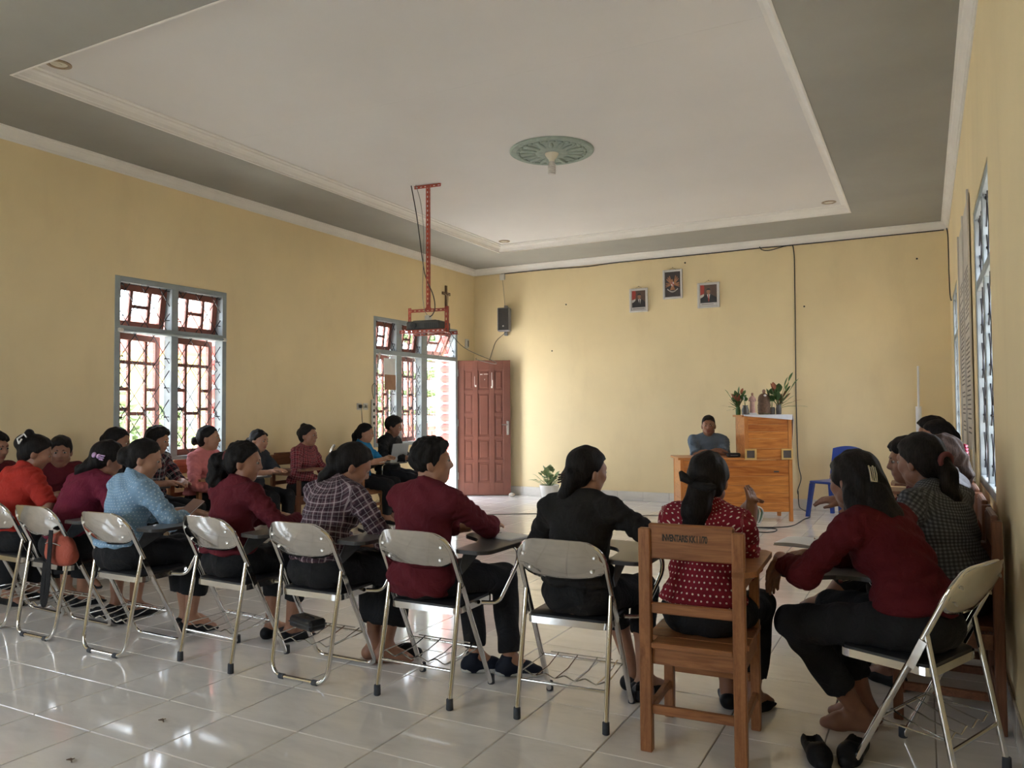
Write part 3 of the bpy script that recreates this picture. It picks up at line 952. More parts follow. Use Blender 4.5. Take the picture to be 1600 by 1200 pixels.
# ------------------------------------------------------------------ teacher's desk with lectern
DR = math.radians(25); DO = Vector((-2.048, 9.661, 0))
def dw(X, Y, Z):
    """desk-relative point (given in the unrotated frame at -2.11, 9.94) to world"""
    a, b = X + 2.11, Y - 9.94
    return (DO.x + math.cos(DR) * a - math.sin(DR) * b, DO.y + math.sin(DR) * a + math.cos(DR) * b, Z)
desk = empty('teacher_desk', tuple(DO), DR, 'orange wooden desk with a tall plank-fronted lectern at its right end', 'desk')
dx0, dx1 = -.66, .68
for x in (dx0 + .02, dx1 - .02):
    MB().cbox(x - .022, x + .022, 0, .045, 0, .745, .004).build('leg', 'desk_frame', desk)
    MB().cbox(x - .022, x + .022, .50, .545, 0, .745, .004).build('leg', 'desk_frame', desk)
zs = [.115, .225, .345, .435, .545, .66, .742]
for k in range(6): MB().cbox(dx0 + .042, dx1 - .042, .008, .03, zs[k], zs[k + 1] - .0015, .002).build('plank', 'desk_plank', desk)
for k in range(4):
    for x in (dx0 + .014, dx1 - .014): MB().cbox(x - .012, x + .012, .046, .5, .115 + k * .157, .27 + k * .157, .002).build('side_plank', 'desk_plank', desk)
MB().cbox(dx0 - .035, .10, -.035, .58, .745, .772, .004).build('desktop', 'desk_top', desk)
MB().cbox(.10, dx1 + .012, .0, .58, .745, .765, .003).build('desktop', 'desk_top', desk)
lx0, lx1 = .115, .68
for x in (lx0, lx1 - .02): MB().cbox(x, x + .02, .012, .46, .766, 1.262, .003).build('lectern_side', 'desk_plank', desk)
MB().cbox(lx0 - .03, lx1 + .012, -.01, .48, 1.262, 1.287, .003).build('lectern_top', 'desk_top', desk)
for x in (lx0, lx1 - .045): MB().cbox(x, x + .045, -.003, .012, .766, 1.262, .003).build('stile', 'desk_frame', desk)
zs = [.766, .88, 1.0, 1.085, 1.175, 1.262]
for k in range(5): MB().cbox(lx0 + .046, lx1 - .046, .001, .012, zs[k], zs[k + 1] - .0015, .002).build('plank', 'desk_plank', desk)
for x in (lx0 + .068, lx1 - .062):
    m = MB()
    for a, b, c, d in ((-.07, -.047, -.065, .065), (.047, .07, -.065, .065), (-.047, .047, -.065, -.045), (-.047, .047, .045, .065)): m.cbox(x + a, x + b, -.016, -.004, .812 + c, .812 + d, .002)
    f = m.build('square_frame', 'yellow_frame', desk)
    MB().box(x - .047, x + .047, -.008, -.004, .767, .857).build('dark_panel', 'slate', f)
MB().cbox(.46, .52, .004, .0075, .592, .61, .001).build('slot', 'slate', desk)

mottled('cloth_white', (.80, .80, .84), .85, .04, 20)
m = MB(); zt = 1.2885
m.box(-.24, .335, -.015, .46, zt, zt + .003)
m.add([(-.25, -.016, zt + .002), (.33, -.016, zt + .002), (.33, -.02, zt - .062), (-.25, -.017, zt - .012)], [(0, 1, 2, 3)])
m.add([(.335, -.016, zt + .002), (.335, .46, zt + .002), (.345, .40, zt - .12), (.362, .10, zt - .30), (.345, -.02, zt - .06)], [(0, 1, 2, 3, 4)])
_o = m.build('altar_cloth', 'cloth_white', None, None, dw(-1.755, 9.938, 0), (0, 0, DR)); tag(_o, 'white cloth draped over the top of the lectern', 'cloth')
_md = _o.modifiers.new('thickness', 'SOLIDIFY'); _md.thickness = .002

mottled('case_black', (.012, .012, .014), .4, .2, 15)
m = MB(); m.cbox(-.08, .08, -.045, .045, 0, .05, .012); m.build('x', 'case_black').name = 'black_pouch'
_o = bpy.data.objects['black_pouch']; _o.location = dw(-2.11, 10.04, .773); _o.rotation_euler = (0, 0, DR); tag(_o, 'small black pouch on the desk beside the lectern', 'pouch')
MB().cbox(-.045, .045, -.047, -.044, .022, .026, .0008).build('zip', 'lock_metal', _o)

# ------------------------------------------------------------------ things on the lectern
mottled('glass_dark', (.10, .09, .08), .15, .2, 8)
mottled('statue_pink', (.55, .33, .28), .6, .15, 25)
mottled('statue_white', (.72, .70, .70), .6, .05, 15)
mottled('wicker', (.13, .075, .045), .7, .35, 40, bump=.6, bscale=80)
mottled('skin_statue', (.40, .22, .15), .6, .1, 10)
mottled('leaf_dark', (.07, .15, .035), .5, .35, 6)
mottled('leaf_rust', (.30, .09, .04), .55, .3, 8)
mottled('pot_white', (.72, .70, .66), .5, .05, 6)
def leaf(m, base, d, L, w, droop=.2):
    w = w * 1.5
    base = Vector(base); d = Vector(d).normalized(); s = d.cross(Vector((0, 0, 1)))
    if s.length < .05: s = Vector((1, 0, 0))
    s.normalize(); n = s.cross(d)
    vs = []; K = 4
    for k in range(K + 1):
        t = k / K; c = base + d * L * t - Vector((0, 0, droop * L * t * t)); ww = w * math.sin(math.pi * (.12 + .86 * t)) 
        vs += [c - s * ww + n * .1 * ww, c, c + s * ww + n * .1 * ww]
    fs = []
    for k in range(K):
        a = 3 * k; fs += [(a, a + 1, a + 4, a + 3), (a + 1, a + 2, a + 5, a + 4)]
    m.add(vs, fs)
def vase(loc, prof, mat, leaves, label, group):
    e = empty('flower_vase', dw(*loc), DR, label, 'vase', group)
    MB().lathe(prof, 14).build('jar', mat, e, 50)
    ms = MB()
    for (d, L, w, lm, st) in leaves:
        p0 = Vector((0, 0, prof[-1][1] * .6)); d = Vector(d); p1 = p0 + d * st * 1.35; L = L * (1.25 if w > 0 else 1)
        MB().tube(spline([p0, p0.lerp(p1, .5) + Vector((0, 0, .015)), p1], 3), .0028, 5).build('stem', 'leaf_dark', e)
        if w > 0:
            m = MB(); leaf(m, p1, d, L, w); m.build('leaf', lm, e)
        else:
            for k in range(6):
                m = MB(); a = k * 1.05 + L * 9; leaf(m, p1, (math.cos(a), math.sin(a), .5), .045, .012, .3); m.build('petal', lm, e)
rnd = random.Random(3)
GV = 'vases on the lectern'
lv = [((-.32, 0, .55), .08, .014, 'leaf_dark', .26), ((-.5, .1, .18), .09, .008, 'leaf_rust', .17), ((-.38, -.1, .02), .07, .008, 'leaf_dark', .14), ((-.1, .1, .9), .09, .03, 'leaf_dark', .13), ((.05, 0, .9), .1, .035, 'leaf_dark', .16), ((.15, -.1, .8), .08, .035, 'leaf_rust', .18), ((-.05, -.2, .7), .09, .03, 'leaf_rust', .12), ((.3, .1, .8), .07, .03, 'leaf_dark', .17)]
lv += [((rnd.uniform(-.35, .1), rnd.uniform(-.2, .2), rnd.uniform(.3, .7)), .03, .014, rnd.choice(['leaf_rust', 'leaf_dark']), rnd.uniform(.1, .2)) for _ in range(26)]
lv += [((rnd.uniform(-.3, .35), rnd.uniform(-.25, .2), rnd.uniform(.5, .95)), rnd.uniform(.05, .09), rnd.uniform(.018, .03), rnd.choice(['leaf_rust', 'leaf_dark', 'leaf_dark']), rnd.uniform(.08, .18)) for _ in range(16)]
Z1 = 1.2925
vase((-2.02, 10.14, Z1 - .004), [(.026, 0), (.03, .005), (.032, .06), (.024, .085), (.027, .1)], 'leaf_dark', lv, 'green jar of rusty sprigs at the left end of the lectern', GV)
vase((-1.955, 10.05, Z1), [(.038, 0), (.042, .008), (.044, .06), (.03, .1), (.033, .115)], 'glass_dark', [((.1, .1, .9), .05, .02, 'leaf_dark', .08), ((-.1, 0, .9), .05, .015, 'statue_white', .09)], 'grey glass jar beside the pink statuette', GV)
lv = [((.25, 0, .9), .13, .022, 'leaf_dark', .22), ((.5, 0, .8), .14, .022, 'leaf_dark', .24), ((.05, .1, .95), .11, .03, 'leaf_dark', .16), ((-.25, 0, .8), .1, .035, 'leaf_dark', .12), ((-.4, .1, .6), .1, .035, 'leaf_dark', .12), ((.75, 0, .35), .12, .016, 'leaf_rust', .16), ((.8, 0, .1), .12, .014, 'leaf_dark', .2), ((.35, .1, .85), .12, .02, 'leaf_dark', .3), ((-.1, -.1, .8), .1, .035, 'leaf_dark', .1), ((.1, -.2, .5), .5, 0, 'leaf_rust', .1), ((-.1, -.2, .45), .2, 0, 'leaf_rust', .09), ((.3, -.2, .5), .7, 0, 'leaf_rust', .1)]
lv += [((rnd.uniform(-.4, .5), rnd.uniform(-.25, .2), rnd.uniform(.4, .95)), rnd.uniform(.07, .11), rnd.uniform(.016, .026), rnd.choice(['leaf_dark', 'leaf_dark', 'leaf_rust']), rnd.uniform(.08, .22)) for _ in range(18)]
vase((-1.53, 10.12, Z1), [(.028, 0), (.032, .006), (.034, .07), (.027, .1), (.03, .12)], 'glass_dark', lv, 'dark vase of long leaves and red flowers at the right end of the lectern', GV)
vase((-1.60, 10.16, Z1), [(.03, 0), (.036, .006), (.038, .07), (.03, .09)], 'glass_dark', [((-.2, 0, .9), .1, .04, 'leaf_dark', .14), ((.1, .1, .9), .09, .04, 'leaf_dark', .16), ((-.05, -.1, .8), .08, .035, 'leaf_dark', .1)], 'squat dark vase of broad leaves between the robed figure and the long-leaved vase', GV)
# small pink standing statuette
s = empty('statuette', dw(-1.865, 10.06, Z1), DR, 'small pink statuette standing on a white base', 'statuette')
MB().cbox(-.045, .045, -.035, .035, 0, .022, .003).build('base', 'statue_white', s)
m = MB()
m.lathe([(.030, .022), (.034, .03), (.030, .10), (.026, .15), (.032, .19), (.030, .215), (.012, .232)], 12)
for k in (-1, 1): m.tube([(k * .03, 0, .205), (k * .04, -.005, .17), (k * .008, -.03, .165)], [.011, .009, .007], 7)
m.build('robe', 'statue_pink', s, 60)
m = MB(); m.ell((0, -.002, .25), (.015, .016, .02), 10, 7); m.ell((.012, 0, .225), (.01, .01, .01), 8, 5); m.build('head', 'skin_statue', s, 60)
# robed figure in a dark wrap
s = empty('robed_figure', dw(-1.695, 10.17, Z1), DR, 'dark robed figure with a white collar in a woven wrap', 'statuette')
m = MB(); m.lathe([(.062, 0)] + [(.075 + (.004 if k % 2 else 0), .012 + k * .014) for k in range(9)] + [(.07, .15), (.062, .2)], 16); m.build('basket', 'wicker', s, 50)
m = MB(); m.lathe([(.064, .12), (.075, .17), (.07, .215), (.052, .245), (.022, .262)], 14); m.build('robe', 'wicker', s, 60)
m = MB(); m.ell((0, -.005, .285), (.022, .022, .028), 10, 7); m.build('head', 'skin_statue', s, 60)
m = MB(); m.ell((.0, -.05, .225), (.022, .014, .025), 10, 6); m.build('collar', 'statue_white', s, 60)
m = MB(); leaf(m, (.0, 0, 0), (.55, -.8, .1), .16, .02, .15)
leaf(m, (.01, 0, 0.002), (.9, -.35, .1), .12, .018, .5)
_o = m.build('fallen_leaf', 'leaf_dark', None, None, dw(-1.80, 9.97, Z1 + .012), (0, 0, DR)); tag(_o, 'green leaf sprig lying over the front edge of the white cloth', 'leaf')

# ------------------------------------------------------------------ potted plant by the back wall
p = empty('potted_plant', (-5.08, 10.80, 0), 0, 'white pot of yellowish green leaves by the back wall', 'potted plant')
MB().lathe([(.10, 0), (.115, .01), (.15, .20), (.155, .22), (.145, .225), (.14, .2)], 20).build('pot', 'pot_white', p, 50)
MB().lathe([(.135, .195), (.0, .2)], 16).build('soil', 'bark', p)
for k in range(46):
    a = random.uniform(0, 6.28); el = random.uniform(.35, 1.4); st = random.uniform(.05, .3)
    d = Vector((math.cos(a) * math.cos(el), math.sin(a) * math.cos(el), math.sin(el)))
    m = MB(); m.tube([(d.x * .02, d.y * .02, .2), Vector((0, 0, .2)) + d * st], .003, 4); leaf(m, Vector((0, 0, .2)) + d * st, d, random.uniform(.08, .14), .024, .3)
    m.build('leaf', random.choice(['leaf_pale', 'leaf_green']), p)

# ------------------------------------------------------------------ blue plastic chair
t = NT('plastic_blue'); t.col((.015, .055, .30)).pr(.3)
mottled('label_white', (.7, .7, .66), .5, .05, 8)
bc = empty('plastic_chair', (-1.02, 10.60, 0), math.radians(-28), 'blue plastic stacking chair against the back wall', 'chair')
def slab(p4, q4):
    return MB().add(list(p4) + list(q4), [(0, 1, 2, 3), (7, 6, 5, 4), (0, 4, 5, 1), (1, 5, 6, 2), (2, 6, 7, 3), (3, 7, 4, 0)])
m = MB(); m.cbox(-.22, .22, -.22, .22, .42, .45, .012); m.build('seat', 'plastic_blue', bc)
for sx in (-1, 1):
    m = slab([(sx * .19 - .028, -.215, .42), (sx * .19 + .028, -.215, .42), (sx * .19 + .028, -.17, .42), (sx * .19 - .028, -.17, .42)], [(sx * .235 - .02, -.255, 0), (sx * .235 + .02, -.255, 0), (sx * .235 + .02, -.215, 0), (sx * .235 - .02, -.215, 0)]); m.build('leg', 'plastic_blue', bc)
    m = slab([(sx * .19 - .028, .17, .42), (sx * .19 + .028, .17, .42), (sx * .19 + .028, .215, .42), (sx * .19 - .028, .215, .42)], [(sx * .225 - .02, .255, 0), (sx * .225 + .02, .255, 0), (sx * .225 + .02, .295, 0), (sx * .225 - .02, .295, 0)]); m.build('leg', 'plastic_blue', bc)
def bk(z, x): return Vector((x, .185 + (z - .45) * .22 + .02 * (1 - (x / .2) ** 2), z))
m = MB(); nx, nz = 8, 8; vs = []
for side in (0, 1):
    for j in range(nz + 1):
        for i in range(nx + 1):
            x = -.2 + .4 * i / nx; top = .88 - .035 * (x / .2) ** 2; z = .45 + (top - .45) * j / nz
            vs.append(bk(z, x) + Vector((0, .012 * side, 0)))
n1 = (nx + 1) * (nz + 1); fs = []
for j in range(nz):
    for i in range(nx):
        a = j * (nx + 1) + i; fs.append((a, a + 1, a + nx + 2, a + nx + 1)); fs.append((n1 + a + 1, n1 + a, n1 + a + nx + 1, n1 + a + nx + 2))
for i in range(nx): b = nz * (nx + 1) + i; fs.append((b, b + 1, n1 + b + 1, n1 + b)); fs.append((i + 1, i, n1 + i, n1 + i + 1))
for j in range(nz): a = j * (nx + 1); fs.append((a, a + nx + 1, n1 + a + nx + 1, n1 + a)); a += nx; fs.append((a + nx + 1, a, n1 + a, n1 + a + nx + 1))
m.add(vs, fs); b_ = m.build('backrest', 'plastic_blue', bc, 60)
for k in range(9):
    x = -.12 + k * .03; m = MB(); m.tube([bk(.56, x) - Vector((0, .002, 0)), bk(.76, x) - Vector((0, .002, 0))], .006, 5); m.build('rib', 'plastic_blue', b_)
m = MB(); m.lathe([(.0, 0), (.04, 0.0), (.038, .003), (0, .004)], 16); 
m.xf(Matrix.Translation(bk(.82, .03) - Vector((0, .003, 0))) @ Matrix.Rotation(math.radians(90), 4, 'X') @ Matrix.Diagonal((1, .45, 1, 1))); m.build('maker_plate', 'label_white', b_)

# white two-stage pole leaning by the right corner
p = empty('screen_pole', (-.07, 11.08, 0), 0, 'thin white telescopic pole standing by the right corner', 'pole')
mottled('pole_white', (.78, .78, .80), .4, .04, 6)
MB().tube([(0, 0, .03), (0, 0, 1.38)], .034, 12).build('lower_tube', 'pole_white', p, 50)
MB().tube([(0, 0, 1.36), (.005, 0, 1.89)], .013, 10).build('upper_tube', 'pole_white', p, 50)
MB().lathe([(.12, 0), (.12, .02), (.04, .04)], 16).build('base', 'pole_white', p, 50)

# cable coil and the cables on the floor
mottled('coil_green', (.12, .25, .14), .6, .3, 30)
mottled('coil_white', (.62, .62, .58), .6, .1, 30)
p = empty('cable_coil', (-1.80, 9.44, 0), math.radians(-20), 'coil of green and white cable leaning on the floor before the desk', 'cable coil')
for k in range(8):
    r_ = .105 - .006 * (k % 3)
    m = MB(); m.tube([Vector((-.06 + .017 * k + .004 * math.sin(3 * a), math.cos(a) * r_ + .01 * math.sin(2 * a + k), .118 + math.sin(a) * r_)) for a in [2 * math.pi * i / 22 for i in range(22)]], .009, 6, closed=True)
    m.build('cable_turn', 'coil_white' if k % 2 else 'coil_green', p, 60)
def cable(name, pts, r, mat, label, cat='cable', grp=None, n=6):
    o = MB().tube(spline(pts, n), r, 6).build(name, mat, None, 60); return tag(o, label, cat, grp)
cable('floor_cable', [(-1.95, 9.2, .006), (-1.72, 9.24, .006), (-1.52, 9.22, .006), (-1.5, 9.0, .006), (-1.62, 8.9, .006), (-1.85, 9.0, .006), (-1.9, 9.22, .007), (-1.66, 9.22, .013), (-1.40, 9.5, .006), (-1.34, 10.15, .006), (-1.3, 10.4, .006), (-1.36, 10.8, .006), (-1.47, 11.1, .006), (-1.53, 11.165, .05), (-1.54, 11.17, .25)], .006, 'cable_black', 'black cable looping over the floor before the desk')
cable('floor_cable', [(-6.2, 8.5, .005), (-5.6, 8.75, .005), (-5.2, 8.8, .005), (-4.9, 9.0, .005), (-4.4, 9.3, .005), (-3.7, 9.3, .005), (-3.1, 9.75, .005), (-2.95, 9.6, .005), (-2.75, 9.38, .005)], .005, 'cable_grey', 'thin grey cable crossing the floor behind the woman in black')
p = empty('power_strip', (-2.82, 9.42, 0), math.radians(-35), 'white extension socket strip on the floor left of the desk', 'power strip')
MB().cbox(-.14, .14, -.025, .025, 0, .03, .005).build('body', 'plastic_white', p)
for k in range(4): MB().lathe([(.017, 0), (.017, .002), (.0, .001)], 12, (-.1 + k * .06, 0, .0305)).build('socket', 'cable_grey', p)

# ------------------------------------------------------------------ people: signed-distance bodies turned into one continuous skin
def axis(lo, hi, h, fine=()):
    out = [lo]
    while out[-1] < hi:
        x = out[-1]; step = h
        for a, b, hf in fine:
            if a <= x <= b: step = min(step, hf)
        out.append(x + step)
    return np.array(out, dtype=np.float32)

class Field:
    def __init__(s, ax):
        s.ax = ax
        s.D = np.full([len(a) for a in ax], 1.0, dtype=np.float32)
    def sub(s, lo, hi):
        sl = []
        for a, l, h in zip(s.ax, lo, hi):
            i = max(0, int(np.searchsorted(a, l)) - 1); j = min(len(a), int(np.searchsorted(a, h)) + 1)
            if j - i < 1: return None, None
            sl.append(slice(i, j))
        X, Y, Z = np.meshgrid(s.ax[0][sl[0]], s.ax[1][sl[1]], s.ax[2][sl[2]], indexing='ij')
        return tuple(sl), np.stack((X, Y, Z), -1)
    def put(s, sl, d, k, op='u'):
        A = s.D[sl]
        if op == 'u':
            h = np.maximum(k - np.abs(A - d), 0) / k if k > 0 else 0
            s.D[sl] = np.minimum(A, d) - h * h * k * .25
        else:
            h = np.maximum(k - np.abs(A + d), 0) / k if k > 0 else 0
            s.D[sl] = np.maximum(A, -d) + h * h * k * .25
    def prim(s, p, infl=0.0, extra_cut=None):
        kind = p[0]; k = p[-2]; cut = p[-1]
        if kind == 'c':
            a, b, ra, rb = np.array(p[1]), np.array(p[2]), p[3] + infl, p[4] + infl
            R = max(ra, rb) + k + .03
            sl, Q = s.sub(np.minimum(a, b) - R, np.maximum(a, b) + R)
            if sl is None: return
            ba = b - a; t = np.clip(((Q - a) @ ba) / max(ba @ ba, 1e-9), 0, 1)
            d = np.linalg.norm(Q - a - t[..., None] * ba, axis=-1) - (ra + (rb - ra) * t)
        else:
            c, r, Rm = np.array(p[1]), np.array(p[2]) + infl, p[3]
            R = r.max() + k + .03
            sl, Q = s.sub(c - R, c + R)
            if sl is None: return
            q = Q - c
            if Rm is not None: q = q @ Rm
            k0 = np.linalg.norm(q / r, axis=-1); k1 = np.linalg.norm(q / (r * r), axis=-1)
            d = k0 * (k0 - 1) / np.maximum(k1, 1e-6)
        for ct in ([cut] if cut is not None else []) + ([extra_cut] if extra_cut is not None else []):
            d = np.maximum(d, (Q - np.array(ct[0])) @ np.array(ct[1]))
        s.put(sl, d.astype(np.float32), k, 'u' if p[0] in 'ce' else 's')
    def carve(s, c, r, Rm, k):
        c = np.array(c); r = np.array(r); R = r.max() + k + .02
        sl, Q = s.sub(c - R, c + R)
        if sl is None: return
        q = Q - c
        if Rm is not None: q = q @ Rm
        k0 = np.linalg.norm(q / r, axis=-1); k1 = np.linalg.norm(q / (r * r), axis=-1)
        s.put(sl, (k0 * (k0 - 1) / np.maximum(k1, 1e-6)).astype(np.float32), k, 's')
    def mesh(s, smooth=0):
        D = s.D; S = D < 0
        S8 = S.astype(np.int8)
        c = S8[:-1, :-1, :-1] + S8[1:, :-1, :-1] + S8[:-1, 1:, :-1] + S8[1:, 1:, :-1] + S8[:-1, :-1, 1:] + S8[1:, :-1, 1:] + S8[:-1, 1:, 1:] + S8[1:, 1:, 1:]
        act = (c > 0) & (c < 8)
        I, J, K = np.nonzero(act)
        idx = np.full(act.shape, -1, dtype=np.int32); idx[I, J, K] = np.arange(len(I))
        P = np.zeros((len(I), 3)); W = np.zeros(len(I))
        offs = [(0, 0, 0), (1, 0, 0), (0, 1, 0), (1, 1, 0), (0, 0, 1), (1, 0, 1), (0, 1, 1), (1, 1, 1)]
        edges = [(0, 1), (2, 3), (4, 5), (6, 7), (0, 2), (1, 3), (4, 6), (5, 7), (0, 4), (1, 5), (2, 6), (3, 7)]
        xs, ys, zs = s.ax
        cd = [D[I + o[0], J + o[1], K + o[2]] for o in offs]
        cp = [np.stack((xs[I + o[0]], ys[J + o[1]], zs[K + o[2]]), -1) for o in offs]
        for a, b in edges:
            m = (cd[a] < 0) != (cd[b] < 0)
            t = (cd[a][m] / (cd[a][m] - cd[b][m]))[:, None]
            P[m] += cp[a][m] + (cp[b][m] - cp[a][m]) * t; W[m] += 1
        P /= W[:, None]
        quads = []
        def q(e, s0, c4):
            a = np.stack([idx[x] for x in c4], -1)
            flip = ~s0
            a[flip] = a[flip][:, ::-1]
            quads.append(a)
        e = np.nonzero(S[:-1, 1:-1, 1:-1] != S[1:, 1:-1, 1:-1]); i, j, k = e[0], e[1] + 1, e[2] + 1
        q(e, S[i, j, k], [(i, j - 1, k - 1), (i, j, k - 1), (i, j, k), (i, j - 1, k)])
        e = np.nonzero(S[1:-1, :-1, 1:-1] != S[1:-1, 1:, 1:-1]); i, j, k = e[0] + 1, e[1], e[2] + 1
        q(e, S[i, j, k], [(i - 1, j, k - 1), (i - 1, j, k), (i, j, k), (i, j, k - 1)])
        e = np.nonzero(S[1:-1, 1:-1, :-1] != S[1:-1, 1:-1, 1:]); i, j, k = e[0] + 1, e[1] + 1, e[2]
        q(e, S[i, j, k], [(i - 1, j - 1, k), (i, j - 1, k), (i, j, k), (i - 1, j, k)])
        F = np.concatenate(quads)
        for _ in range(smooth):
            acc = np.zeros_like(P); cnt = np.zeros(len(P))
            for a, b in ((0, 1), (1, 2), (2, 3), (3, 0)):
                for u, v in ((a, b), (b, a)):
                    for ax_ in range(3): acc[:, ax_] += np.bincount(F[:, u], P[F[:, v], ax_], len(P))
                    cnt += np.bincount(F[:, u], minlength=len(P))
            P = P * .5 + .5 * acc / np.maximum(cnt, 1)[:, None]
        return P, F

def vnormals(P, F):
    n = np.cross(P[F[:, 2]] - P[F[:, 0]], P[F[:, 3]] - P[F[:, 1]])
    N = np.zeros_like(P)
    for k in range(4):
        for a in range(3): N[:, a] += np.bincount(F[:, k], n[:, a], len(P))
    return N / np.maximum(np.linalg.norm(N, axis=1), 1e-9)[:, None]

def np_obj(name, P, F, mat, parent, attrs=None):
    me = bpy.data.meshes.new(name)
    me.vertices.add(len(P)); me.vertices.foreach_set('co', P.astype(np.float32).ravel())
    me.loops.add(len(F) * 4); me.loops.foreach_set('vertex_index', F.astype(np.int32).ravel())
    me.polygons.add(len(F)); me.polygons.foreach_set('loop_start', np.arange(len(F), dtype=np.int32) * 4)
    me.polygons.foreach_set('use_smooth', np.ones(len(F), dtype=bool))
    me.update(calc_edges=True); me.validate()
    me.materials.append(MAT[mat])
    for k, (typ, v) in (attrs or {}).items():
        a = me.attributes.new(k, typ, 'POINT')
        a.data.foreach_set('value' if typ == 'FLOAT' else 'vector', v.astype(np.float32).ravel())
    o = bpy.data.objects.new(name, me); COL.objects.link(o); o.parent = parent
    return o

def rot(yaw=0, pitch=0, roll=0):
    """yaw left, pitch down (+), roll to the right shoulder (+)"""
    m = Matrix.Rotation(math.radians(yaw), 3, 'Z') @ Matrix.Rotation(math.radians(-pitch), 3, 'X') @ Matrix.Rotation(math.radians(roll), 3, 'Y')
    return np.array(m)

def ik(S, W, l1, l2, pole):
    S = np.array(S, float); W = np.array(W, float); d = W - S; L = np.linalg.norm(d)
    if L > (l1 + l2) * .995:
        W = S + d / L * (l1 + l2) * .995; d = W - S; L = np.linalg.norm(d)
    t = d / L; a = (l1 * l1 - l2 * l2 + L * L) / (2 * L); h = math.sqrt(max(l1 * l1 - a * a, 0))
    p = np.array(pole, float); p = p - t * (p @ t); p /= max(np.linalg.norm(p), 1e-6)
    return S + t * a + p * h, W
def nrm(v): v = np.array(v, float); return v / max(np.linalg.norm(v), 1e-9)

# cloth, skin and hair materials
def skin_mat(name, c):
    t = NT(name); co = t.coord(); n = t.noise(co, 14, 4, .6)
    base = t.ramp(n, [(.3, tuple(x * .86 for x in c)), (.7, tuple(x * 1.1 for x in c))])
    lip = t.attr('lip').outputs['Fac']
    t.col(t.mix(lip, base, (c[0] * .75, c[1] * .45, c[2] * .5))).pr(.5, 0, .45)
    t.b.inputs['Subsurface Weight'].default_value = .06
    t.b.inputs['Subsurface Radius'].default_value = (.01, .004, .002)
    t.bump(t.noise(co, 220, 3, .6), .05, .002)
skin_mat('skin_brown', (.30, .145, .088)); skin_mat('skin_tan', (.36, .185, .115)); skin_mat('skin_dark', (.235, .108, .065))
def hair_mat(name, c):
    t = NT(name); co = t.coord(); n = t.noise(t.mapping(co, (70, 70, 9)), 2.2, 4, .6, .4)
    t.col(t.ramp(n, [(.3, tuple(x * .5 for x in c)), (.7, tuple(x * 1.5 for x in c))])).pr(.58, 0, .12)
    t.bump(n, .55, .006)
hair_mat('hair_black', (.013, .011, .010)); hair_mat('hair_brown', (.035, .02, .014))
def cloth_bump(t, co, amt=.5):
    n1 = t.noise(co, 13, 3, .55, 1.0); n2 = t.noise(co, 420, 2, .5)
    t.bump(t.math('ADD', n1, t.math('MULTIPLY', n2, .06)), amt, .035)
def cloth(name, c, rough=.85, amt=.5):
    t = NT(name); co = t.coord(); n = t.noise(co, 5, 3, .5)
    t.col(t.ramp(n, [(.3, tuple(x * .86 for x in c)), (.7, tuple(x * 1.1 for x in c))])).pr(rough, 0, .15)
    cloth_bump(t, co, amt)
def frac_stripe(t, x, period, width):
    """1 inside stripes of the given width"""
    f = t.math('FRACT', t.math('DIVIDE', x, period))
    return t.math('LESS_THAN', f, width)
def pat_xy(t):
    sx = t.new('ShaderNodeSeparateXYZ'); t.link(t.attr('pat').outputs['Vector'], sx.inputs[0]); return sx.outputs[0], sx.outputs[1]
def dots(name, base, dot, period, r):
    t = NT(name); u, v = pat_xy(t)
    row = t.math('FLOOR', t.math('DIVIDE', v, period))
    sh = t.math('MULTIPLY', t.math('MODULO', row, 2.0), .5)
    fu = t.math('SUBTRACT', t.math('FRACT', t.math('ADD', t.math('DIVIDE', u, period), sh)), .5)
    fv = t.math('SUBTRACT', t.math('FRACT', t.math('DIVIDE', v, period)), .5)
    d = t.math('SQRT', t.math('ADD', t.math('MULTIPLY', fu, fu), t.math('MULTIPLY', fv, fv)))
    t.col(t.mix(t.math('LESS_THAN', d, r), base, dot)).pr(.85, 0, .25); cloth_bump(t, t.coord())
def plaid(name, base, bands):
    """bands: (period, width, colour, strength, direction)"""
    t = NT(name); u, v = pat_xy(t); col = base
    for per, w, c, st, dr, off in bands:
        x = u if dr == 'u' else v
        col = t.mix(t.math('MULTIPLY', frac_stripe(t, t.math('ADD', x, 10 + off), per, w), st), col, c)
    t.col(col).pr(.85, 0, .25); cloth_bump(t, t.coord())
cloth('cloth_orange_red', (.40, .034, .024)); cloth('cloth_magenta', (.16, .018, .04)); cloth('cloth_maroon', (.115, .016, .024)); cloth('cloth_maroon_dark', (.10, .012, .018))
cloth('cloth_black', (.018, .018, .019)); cloth('cloth_black_soft', (.022, .021, .020)); cloth('cloth_charcoal', (.035, .038, .045)); cloth('cloth_darkred', (.085, .008, .012))
cloth('cloth_pink', (.60, .20, .20)); cloth('cloth_polo_blue', (.02, .20, .42)); cloth('cloth_grey_blue', (.14, .185, .24)); cloth('cloth_grey', (.20, .20, .21)); cloth('cloth_trouser', (.022, .022, .024))
cloth('shoe_black', (.012, .012, .013), .5, .1); cloth('shoe_navy', (.015, .018, .03), .6, .1); cloth('sole_white', (.55, .55, .53), .6, .1)
dots('cloth_blue_dots', (.225, .36, .50), (.50, .62, .70), .022, .17)
dots('cloth_polka', (.20, .010, .022), (.72, .62, .55), .024, .165)
plaid('cloth_plaid', (.10, .055, .07), [(.058, .42, (.035, .018, .026), .75, 'u', 0), (.058, .42, (.035, .018, .026), .75, 'v', 0), (.058, .13, (.50, .42, .44), .55, 'u', .02), (.058, .13, (.50, .42, .44), .55, 'v', .02), (.058, .06, (.45, .4, .42), .4, 'u', .043), (.058, .06, (.45, .4, .42), .4, 'v', .043)])
